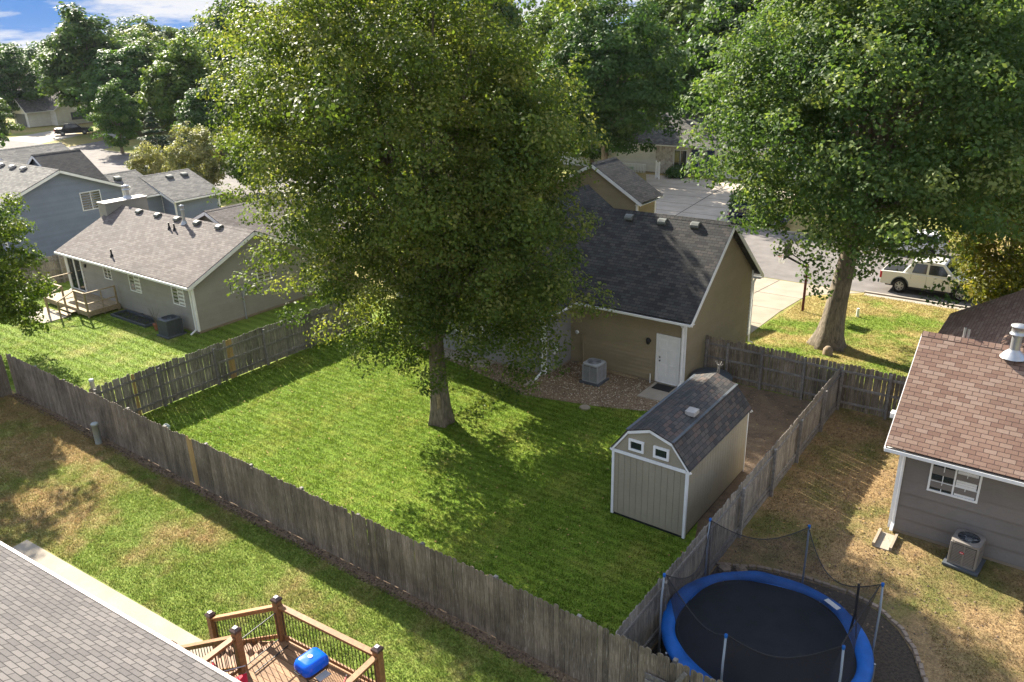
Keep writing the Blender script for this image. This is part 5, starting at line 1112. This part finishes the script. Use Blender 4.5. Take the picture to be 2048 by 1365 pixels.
put(pA, -252.2, 115.7, 14.0, 9.5, 'distant green tree beyond the tallest dark one', 3.0)
put(pA, -319.6, 132.8, 14.5, 12.0, 'hazy blue green tree far off at the upper left edge', 4.0)
put(pC, -143.7, 77.6, 12.2, 7.6, 'dark tree spreading over the silver car', 2.2)
put(pA, -176.8, 118.6, 18.5, 8.0, 'dark tree on the skyline left of the big maple', 5.0)
put(pA, -153.4, 111.5, 22.9, 8.5, 'tall dark tree peeking out left of the big maple top', 1.5)
put(pB, -100.0, 84.1, 20.0, 9.0, 'leafy tree mostly hidden behind the left half of the maple', 1.0)
put(pA, -89.2, 92.4, 21.0, 9.5, 'dark tree mostly hidden behind the middle of the maple', 2.6)
put(pC, -75.0, 96.4, 20.5, 6.5, 'tall open dark tree rising behind the right half of the maple', 3.3)
put(pA, -68.6, 100.6, 18.0, 7.0, 'dark crown between the maple and the large street tree', 0.2)
put(pB, -86.7, 134.7, 19.8, 8.0, 'light crown on the skyline between maple and large street tree', 0.9)
put(pB, -47.6, 103.2, 18.6, 7.5, 'light green tree between the large street tree and the oak', 2.1)
put(pA, -34.5, 95.4, 20.5, 8.0, 'dark tree behind the left side of the oak', 4.4)
put(pA, -23.3, 103.6, 20.5, 9.0, 'dark tree behind the middle of the oak', 5.3)
put(pC, -9.0, 78.0, 16.0, 6.5, 'dark tree across the street behind the white pickup', 1.9)
put(pA, -2.0, 66.0, 14.5, 5.5, 'dark tree across the street at the right edge', 3.9)
put(pC, -214.0, 100.0, 11.5, 8.0, 'low dark tree behind the cream houses at upper left', 2.9)
put(pB, -118.0, 96.0, 16.0, 8.0, 'green tree behind the pale bush, left of the maple', 3.5)
put(pA, -137.0, 92.0, 14.5, 7.0, 'dark tree behind the bright green one', 0.9)
put(pC, -50.5, 84.5, 9.5, 5.0, 'low dark tree beside the brick house porch', 2.5)
put(pB, -60.0, 92.0, 15.0, 7.0, 'green tree behind the tan front wing roof', 4.1)
for i, (x, y, tp, r_, pr, lb) in enumerate([(-112, 84, 12.5, 6.5, 'A', 'rounded dark tree just behind the pale bushes'), (-147, 84, 13.0, 7.0, 'B', 'light tree directly behind the silver car'), (-163, 92, 15.5, 7.5, 'A', 'dark tree between the tallest dark tree and the light rounded one'), (-200, 108, 15.0, 8.0, 'B', 'light tree filling the skyline behind the cream garage'), (-236, 112, 13.0, 9.0, 'A', 'dark tree left of the skyline gap at upper left'),
        (-188, 132, 18.0, 9.0, 'A', 'dark skyline tree right of the tallest dark tree'), (-118, 108, 17.5, 8.0, 'C', 'open dark tree touching the maple crown on its left'), (-105, 70, 8.5, 4.5, 'A', 'low dark tree behind the bluish pine'), (-62, 70, 8.0, 4.5, 'B', 'small light tree behind the tan front wing'), (-17, 88, 17.5, 7.5, 'B', 'light tree seen through the oak crown'), (-56, 118, 20.5, 8.0, 'A', 'dark skyline crown left of the sky gap'), (-3, 92, 19.0, 8.0, 'A', 'dark tree filling the upper right corner'), (-139, 52.5, 7.0, 4.2, 'C', 'leafy tree at the left edge beside the near kerb of the street'), (-121, 63.5, 8.0, 3.6, 'C', 'small open tree shading the street right of the silver car')]):
    put({'A': pA, 'B': pB, 'C': pC}[pr], x, y, tp, r_, lb, 0.7 * i)
# pines, pale shrubs
def conifer(label, base, h, r, seed):
    rng = np.random.default_rng(seed); root = thing('pine_tree', label, 'tree', base); n = 9000
    f = rng.uniform(0, 1, n) ** 0.7; zz = h * (1 - f) ; zz = np.floor(zz * 1.4) / 1.4 + rng.uniform(0, 0.35, n); R = r * (1 - zz / h).clip(0.03, 1) ** 0.85 * (0.85 + 0.3 * np.sin(zz * 7)); a = rng.uniform(0, 2 * np.pi, n); q = rng.uniform(0.3, 1, n) ** 0.5
    lob = 1 + 0.25 * np.sin(a * 5 + zz * 2); pts = np.stack([np.cos(a) * R * q * lob, np.sin(a) * R * q * lob, zz - 0.25 * R * q + 0.6], 1)
    me = leaf_mesh('crown', pts, np.stack([np.cos(a) * 0.3, np.sin(a) * 0.3, np.ones(n)], 1) + rng.normal(size=(n, 3)) * 0.3, 0.34, 0.4 + 0.25 * rng.normal(size=n), rng, M_['needle'], 0.4)
    co = bpy.data.objects.new('crown', me); COL.objects.link(co); co.location = base; attach(co, root)
    q = MB(); b = Vector(base); q.tube([b - Vector((0, 0, 0.2)), b + Vector((0, 0, h * 0.95))], [0.2, 0.03], 8); q.build('trunk', M_['bark'], root)
conifer('dark bluish pine beside the cross street, upper left', (-100.9, 57.6, -1.75), 7.2, 3.0, 61)
conifer('smaller pine right behind the bluish one', (-98.2, 61.0, -1.75), 6.0, 2.6, 62)
def shrub(label, base, h, r, mat, seed, n=110, ls=0.2):
    return tree('shrub', label, 'shrub', base, h, 0.15, r, r, mat, n, 70, ls, seed, 0.55, 0.06, 1.1, limbs=5, gap=0.05, shape=0.4, group=None)
shrub('pale olive shrub beyond the mid grey roof', (-87.6, 48.9, -1.7), 4.7, 2.2, M_['leaf_pale'], 71)
shrub('large pale green shrub left of the maple crown', (-79.0, 49.3, -1.7), 7.2, 3.3, M_['leaf_pale'], 72, 200, 0.22)
shrub('yellow green shrub hugging the maple edge behind the grey roof', (-74.0, 52.5, -1.75), 6.8, 2.8, M_['leaf_light'], 73, 160, 0.22)
shrub('dark low bush under the window of the brick house', (-38.6, 82.9, -1.75), 1.1, 1.0, M_['leaf_dark'], 74, 60, 0.16)
shrub('dark leafy bush at the driveway edge behind the charcoal roof', (-24.0, 66.5, -1.75), 2.6, 1.6, M_['leaf_dark'], 75, 80, 0.2)
# far wood closing the horizon: nobody could count it
rng = np.random.default_rng(99); n = 60000; a = rng.uniform(rad(85), rad(165), n); R = rng.uniform(330, 640, n)
cl = np.sin(a * 140) * 1.5 + np.sin(a * 57 + R * 0.02) * 2.5 + np.sin(R * 0.06) * 1.0
zz = rng.uniform(0, 1, n) ** 0.6 * (12.0 + cl) - 1.7
pts = np.stack([np.cos(a) * R, np.sin(a) * R, zz], 1)
me = leaf_mesh('distant_woods', pts, rng.normal(size=(n, 3)) + np.array([0, 0, 0.8]), 2.6, 0.4 + 0.25 * rng.normal(size=n), rng, M_['leaf_dark'])
o = bpy.data.objects.new('distant_woods', me); COL.objects.link(o); o['kind'] = 'stuff'

# ------------------------------------------------------------------ houses across the street
root = thing('house', 'pale brick house with blue shutters across the street, half hidden by trees', 'house', (-38, 84, -1.75))
M_['palebrick'] = m_shingle('pale_brick', [(0.30, 0.26, 0.22), (0.40, 0.36, 0.31), (0.48, 0.44, 0.38), (0.55, 0.51, 0.45)], 0.42, 0.16, 0.012, (0.45, 0.42, 0.38), 0.06)
gable_house(root, -58, -22, 84.6, 94, -1.65, 1.6, 89.3, 4.6, 'cream', 'roof_grey', 0.5, 0.4, lap=0.25)
q = MB(); q.prism([(-42.0, 84.5, -1.7), (-37.3, 84.5, -1.7), (-37.3, 84.5, 1.45), (-42.0, 84.5, 1.45)], (0, 0.09, 0), 0.5)
q.uv[0] = [(0, 0), (0, 3.2), (4.7, 3.2), (4.7, 0)]; q.uv[1] = [(0, 0), (4.7, 0), (4.7, 3.2), (0, 3.2)]
bf = q.build('brick_front', M_['palebrick'], root)
for p in q.uv.values(): pass
window(root, (-38.9, 84.5, 0.1), (1, 0, 0), (0, -1, 0), 1.5, 1.8)
for x in (-37.15, -35.3):
    q = MB(); q.box(x - 0.42, 84.45, -1.6, x + 0.42, 84.59, 1.2, 0.5); q.build('shutter', m_plain('navy_shutter', (0.02, 0.03, 0.09), 0.6), root)
q = MB(); q.box(-36.6, 84.5, -1.6, -35.8, 84.58, 1.2, 0.5); q.build('door', M_['greysid'], root)
root = thing('garden_gate', 'white slatted gate panel standing before the pale brick house', 'gate', (-40, 81.2, -1.75))
q = MB()
for i in range(2): q.beam((-40.35 + i * 0.75, 81.4 - i * 0.7, -1.75), (-40.35 + i * 0.75, 81.4 - i * 0.7, 0.2), 0.12, 0.12)
q.build('post', M_['white'], root)
q = MB()
for i in range(6): f_ = (i + 0.5) / 6; q.beam((-40.35 + f_ * 0.75, 81.4 - f_ * 0.7, -1.55), (-40.35 + f_ * 0.75, 81.4 - f_ * 0.7, 0.05), 0.05, 0.03)
q.beam((-40.35, 81.4, 0.0), (-39.6, 80.7, 0.0), 0.06, 0.08); q.beam((-40.35, 81.4, -1.4), (-39.6, 80.7, -1.4), 0.06, 0.08); q.build('slats', M_['white'], root)
root = thing('porch_railing', 'low white picket railing left of the brick house gate', 'railing', (-46, 84, -1.75))
q = MB()
for i in range(24): q.box(-47.5 + i * 0.2, 83.6, -1.7, -47.42 + i * 0.2, 83.63, -0.75, 0.5)
q.box(-47.5, 83.58, -0.78, -42.8, 83.66, -0.70, 0.5); q.build('pickets', M_['white'], root)
q = MB(); q.lathe([(0.001, 0), (0.32, 0), (0.36, 1.0), (0.001, 1.02)], (-43.6, 81.5, -1.75), 14); tag(q.build('trash_bin', m_plain('bin_green', (0.28, 0.34, 0.26), 0.6)), 'pale green rounded bin beside the white railing across the street', 'bin')
root = thing('house', 'cream house with a dark garage door and brown roof, far upper left', 'house', (-176, 79, -1.75))
gable_house(root, -186, -176, 80.0, 90, -1.65, 1.5, 85, 4.6, 'cream', 'roof_lh', 0.5, 0.4, lap=0.25)
gable_house(root, -184.5, -178.5, 75.5, 81, -1.65, 1.3, -181.5, 4.0, 'cream', 'roof_grey', 0.4, 0.4, axis='y', lap=0.25)
q = MB(); q.box(-183.6, 75.40, -1.6, -179.4, 75.45, 0.9, 0.5); q.build('garage_door', M_['acdark'], root)
q = MB(); q.box(-175.95, 83.0, -0.8, -175.9, 86.0, 0.7, 0.5); q.build('garage_window', M_['acdark'], root)
root = thing('house', 'low cream house with grey roof at the far upper left edge', 'house', (-200, 78, -1.75))
gable_house(root, -222, -197, 86, 96, -1.65, 1.6, 91, 4.4, 'cream', 'roof_grey', 0.5, 0.4, lap=0.3)

# ------------------------------------------------------------------ vehicles
def wheel(root, x, y, r, side, w_=0.24):
    q = MB(); y0 = y - w_ / 2; q.lathe([(r * 0.62, 0), (r * 0.93, 0.01), (r, 0.05), (r, w_ - 0.05), (r * 0.93, w_ - 0.01), (r * 0.62, w_)], (x, y0, r), 28, axis='y'); ty = q.build('tyre', M_['rubber'], None, smooth=True); attach(ty, root)
    q = MB(); yo = y + side * (w_ / 2 - 0.015); 
    q.lathe([(r * 0.64, 0), (r * 0.60, -side * 0.05), (0.001, -side * 0.08)], (x, yo, r), 24, axis='y')
    q.build('hub_disc', M_['dark'], ty)
    q = MB()
    for k_ in range(6):
        for da in (-0.14, 0.14):
            a = k_ * math.pi / 3 + da; q.beam((x + 0.04 * math.cos(a), yo, r + 0.04 * math.sin(a)), (x + r * 0.62 * math.cos(a + da * 0.3), yo - side * 0.01, r + r * 0.62 * math.sin(a + da * 0.3)), 0.03, 0.045, up=(0, 1, 0))
    q.lathe([(r * 0.64, 0.0), (r * 0.64, side * 0.012), (r * 0.57, side * 0.012), (r * 0.57, 0)], (x, yo, r), 24, axis='y'); q.lathe([(0.07, 0), (0.06, side * 0.03), (0.001, side * 0.035)], (x, yo, r), 12, axis='y')
    q.build('rim', M_['metal'], ty)
def vehicle(name, label, cat, paint, L, W, Hh, low, cab, wb, r, belt, pick=None, trimdark=True, rearglass=True):
    """low: side outline of the lower body (x,z); cab: side outline of the glasshouse (x,z), tapered inwards towards the roof"""
    root = thing(name, label, cat, (0, 0, 0)); hw = W / 2; xf, xr = wb / 2, -wb / 2
    q = MB(); # lower body with wheel openings cut into the outline
    pts_ = []
    def arch(xc): return [(xc + (r + 0.09) * math.cos(a), r + 0.02 + (r + 0.09) * math.sin(a)) for a in [math.pi - math.pi * i / 10 for i in range(11)]]
    bottom = [(low[0][0], 0.42), ] + arch(xr) + arch(xf) + [(low[-1][0], 0.40)]
    outline = bottom + [p for p in low[::-1]]
    o2 = [(x, -hw, max(z, 0.36)) for x, z in outline]
    q.prism(o2, (0, W, 0), 0.5); body = q.build('body', paint, root, bevel=0.045, seg=3, smooth=True)
    # glasshouse
    q = MB(); zt = max(z for x, z in cab); zb_ = min(z for x, z in cab); ti = 0.16
    def hwz(z): return hw - 0.05 - ti * (z - zb_) / (zt - zb_)
    a = [(x, -hwz(z), z) for x, z in cab]; b = [(x, hwz(z), z) for x, z in cab]; n = len(cab)
    q.add(a + b, [tuple(range(n)), tuple(range(n, 2 * n))[::-1]] + [((i + 1) % n, i, n + i, n + (i + 1) % n) for i in range(n)], 0.5); q.build('cab', paint, root, bevel=0.05, seg=3, smooth=True)
    return root, hwz, zb_, zt
def side_glass(root, hwz, poly):
    for s_ in (-1, 1):
        q = MB(); p = [Vector((x, s_ * (hwz(z) + 0.004), z)) for x, z in poly]; q.prism(p, (0, s_ * 0.006, 0), 0.5); q.build('side_window', M_['glass'], root)
def cross_glass(root, hwz, a, b, out, name):
    q = MB(); p = [Vector((a[0], -hwz(a[1]) + 0.09, a[1])), Vector((a[0], hwz(a[1]) - 0.09, a[1])), Vector((b[0], hwz(b[1]) - 0.10, b[1])), Vector((b[0], -hwz(b[1]) + 0.10, b[1]))]; q.prism([v + Vector(out) * 0.004 for v in p], Vector(out) * 0.008, 0.5); q.build(name, M_['glass'], root)
P_white = NT('cream_car_paint').done((0.66, 0.64, 0.57), 0.25); P_dark = NT('black_car_paint').done((0.022, 0.024, 0.028), 0.2); P_silver = NT('silver_car_paint').done((0.42, 0.43, 0.44), 0.3, 0.3)
def truck(label, paint, clad):
    L = 5.6; low = [(-2.80, 0.62), (-2.78, 1.12), (-1.15, 1.16), (1.25, 1.12), (2.55, 1.02), (2.74, 0.80), (2.76, 0.5)]
    cab = [(-1.55, 1.12), (-1.10, 1.80), (-0.2, 1.86), (0.55, 1.82), (1.35, 1.12)]
    root, hwz, zb_, zt = vehicle('pickup_truck', label, 'pickup truck', paint, L, 1.98, 1.86, low, cab, 3.30, 0.39, 1.12)
    side_glass(root, hwz, [(-1.08, 1.20), (-0.30, 1.20), (-0.30, 1.70), (-0.95, 1.70)]); side_glass(root, hwz, [(-0.18, 1.20), (0.98, 1.20), (0.50, 1.70), (-0.18, 1.70)])
    cross_glass(root, hwz, (1.27, 1.19), (0.64, 1.75), (0.66, 0, 0.75), 'windscreen'); cross_glass(root, hwz, (-1.50, 1.20), (-1.17, 1.70), (-0.83, 0, 0.55), 'rear_window')
    q = MB(); q.box(-2.70, -0.85, 1.125, -1.60, 0.85, 1.175, 0.5); q.build('bed_cover', M_['dark'], root, bevel=0.02)
    for s_ in (-1, 1):
        for x in (1.65, -1.65): wheel(root, x, s_ * 0.88, 0.39, s_)
        for x in (1.65, -1.65):
            q = MB(); q.tube([(x + 0.475 * math.cos(a), s_ * 0.985, 0.41 + 0.475 * math.sin(a)) for a in [math.pi * i / 12 for i in range(13)]], 0.035, 6); q.build('arch_trim', M_['acdark'] if clad else paint, root, smooth=True)
        q = MB(); q.box(-1.15, s_ * 0.92 - 0.08, 0.30, 1.15, s_ * 0.92 + 0.08, 0.38, 0.5); q.build('running_board', M_['dark'], root, bevel=0.02)
        q = MB(); q.box(2.50, s_ * 0.78 - 0.18, 0.78, 2.765, s_ * 0.78 + 0.16, 0.98, 0.5); q.build('headlight', M_['solar'], root, bevel=0.03)
        q = MB(); q.box(-2.83, s_ * 0.90 - 0.10, 0.72, -2.70, s_ * 0.90 + 0.095, 1.08, 0.5); q.build('tail_light', M_['red'], root, bevel=0.02)
        q = MB(); q.box(0.85, s_ * 1.0 - 0.02, 1.18, 1.0, s_ * 1.0 + 0.18 if s_ > 0 else s_ * 1.0 + 0.02, 1.36, 0.5) if s_ > 0 else q.box(0.85, -1.18, 1.18, 1.0, -0.98, 1.36, 0.5); q.build('mirror', paint, root, bevel=0.03)
        q = MB(); q.box(-0.255, s_ * 0.992 - 0.002, 0.45, -0.245, s_ * 0.992 + 0.002, 1.12, 0.5); q.box(0.99, s_ * 0.992 - 0.002, 0.45, 1.0, s_ * 0.992 + 0.002, 1.12, 0.5); q.box(-1.10, s_ * 0.992 - 0.002, 0.85, -1.09, s_ * 0.992 + 0.002, 1.12, 0.5); q.build('door_gap', M_['dark'], root)
    q = MB(); q.box(-2.93, -0.9, 0.42, -2.76, 0.9, 0.62, 0.5); q.build('rear_bumper', M_['acdark'], root, bevel=0.03); q = MB(); q.box(2.72, -0.92, 0.40, 2.88, 0.92, 0.64, 0.5); q.build('front_bumper', M_['acdark'] if clad else M_['metal'], root, bevel=0.03)
    q = MB(); q.box(2.735, -0.58, 0.70, 2.785, 0.58, 0.98, 0.5); q.build('grille', M_['dark'], root, bevel=0.02)
    q = MB(); q.tube([(-1.0, -0.62, 1.9), (0.4, -0.62, 1.9)], 0.018, 6); q.tube([(-1.0, 0.62, 1.9), (0.4, 0.62, 1.9)], 0.018, 6); q.build('roof_rail', M_['dark'], root)
    q = MB(); q.box(-2.5, -0.75, 0.3, 2.5, 0.75, 0.55, 0.5); q.build('chassis', M_['dark'], root)
    return root
t = truck('cream white pickup with dark wheel trim parked at the kerb beyond the oak', P_white, True); t.location = (-7.1, 52.75, -1.74); t.scale = (1.02, 1.0, 1.15)
t = truck('black pickup parked on the pale driveway by the cream garage house, upper left', P_dark, False); t.location = (-156.0, 73.4, -1.73); t.rotation_euler = (0, 0, rad(63)); t.scale = (1.1, 1.1, 1.1)
def suv(label, paint):
    low = [(-2.35, 0.55), (-2.32, 1.02), (1.0, 1.02), (2.1, 0.92), (2.32, 0.72), (2.33, 0.5)]; cab = [(-2.22, 1.02), (-1.95, 1.64), (-0.2, 1.70), (0.45, 1.66), (1.2, 1.02)]
    root, hwz, zb_, zt = vehicle('parked_car', label, 'car', paint, 4.7, 1.84, 1.7, low, cab, 2.75, 0.35, 1.02)
    side_glass(root, hwz, [(-1.95, 1.08), (-1.1, 1.08), (-1.1, 1.55), (-1.78, 1.55)]); side_glass(root, hwz, [(-1.02, 1.08), (-0.2, 1.08), (-0.2, 1.55), (-1.02, 1.55)]); side_glass(root, hwz, [(-0.12, 1.08), (0.9, 1.08), (0.42, 1.55), (-0.12, 1.55)])
    cross_glass(root, hwz, (1.13, 1.08), (0.52, 1.6), (0.66, 0, 0.75), 'windscreen'); cross_glass(root, hwz, (-2.19, 1.1), (-1.99, 1.56), (-0.92, 0, 0.38), 'rear_window')
    for s_ in (-1, 1):
        for x in (1.375, -1.375): wheel(root, x, s_ * 0.82, 0.35, s_)
        q = MB(); q.box(2.1, s_ * 0.7 - 0.16, 0.68, 2.335, s_ * 0.7 + 0.16, 0.86, 0.5); q.build('headlight', M_['solar'], root, bevel=0.03)
        q = MB(); q.box(-2.37, s_ * 0.8 - 0.1, 0.75, -2.25, s_ * 0.8 + 0.1, 1.0, 0.5); q.build('tail_light', M_['red'], root, bevel=0.02)
    q = MB(); q.box(-2.1, -0.7, 0.25, 2.1, 0.7, 0.5, 0.5); q.build('chassis', M_['dark'], root)
    q = MB(); q.box(-2.42, -0.85, 0.38, -2.28, 0.85, 0.58, 0.5); q.build('rear_bumper', M_['acdark'], root, bevel=0.03); q = MB(); q.box(2.28, -0.85, 0.38, 2.40, 0.85, 0.58, 0.5); q.build('front_bumper', M_['acdark'], root, bevel=0.03)
    return root
c0 = suv('silver car parked under the dark tree beside the cross street', P_silver); c0.location = (-138.8, 73.0, -1.74); c0.rotation_euler = (0, 0, rad(55)); c0.scale = (1.08, 1.08, 1.08)
c1 = suv('dark blue car on the far driveway behind the charcoal roof ridge', NT('navy_car_paint').done((0.012, 0.02, 0.05), 0.2)); c1.location = (-22.6, 65.2, -1.72); c1.rotation_euler = (0, 0, rad(10))
c2 = suv('maroon car far across the street, glimpsed through the oak leaves', NT('maroon_car_paint').done((0.20, 0.03, 0.05), 0.2)); c2.location = (-10.0, 76.5, -1.72); c2.rotation_euler = (0, 0, rad(180))

c3 = suv('white car parked on the far kerb above the cream pickup', NT('white_car_paint').done((0.62, 0.62, 0.63), 0.25)); c3.location = (-10.2, 61.9, -1.72); c3.rotation_euler = (0, 0, rad(180))

# ------------------------------------------------------------------ the air between here and the far trees
q = MB(); q.box(-880, -50, -3.2, 240, 880, 32, 0.5); hz_ = q.build('haze', (lambda m: m)(bpy.data.materials.new('haze_air'))); hz_['kind'] = 'stuff'
m = hz_.data.materials[0]; m.use_nodes = True; t = m.node_tree; t.nodes.clear(); mo = t.nodes.new('ShaderNodeOutputMaterial'); pv = t.nodes.new('ShaderNodeVolumePrincipled')
pv.inputs['Color'].default_value = (0.80, 0.88, 1.0, 1); pv.inputs['Density'].default_value = 0.00005; pv.inputs['Anisotropy'].default_value = 0.2; t.links.new(pv.outputs[0], mo.inputs['Volume'])
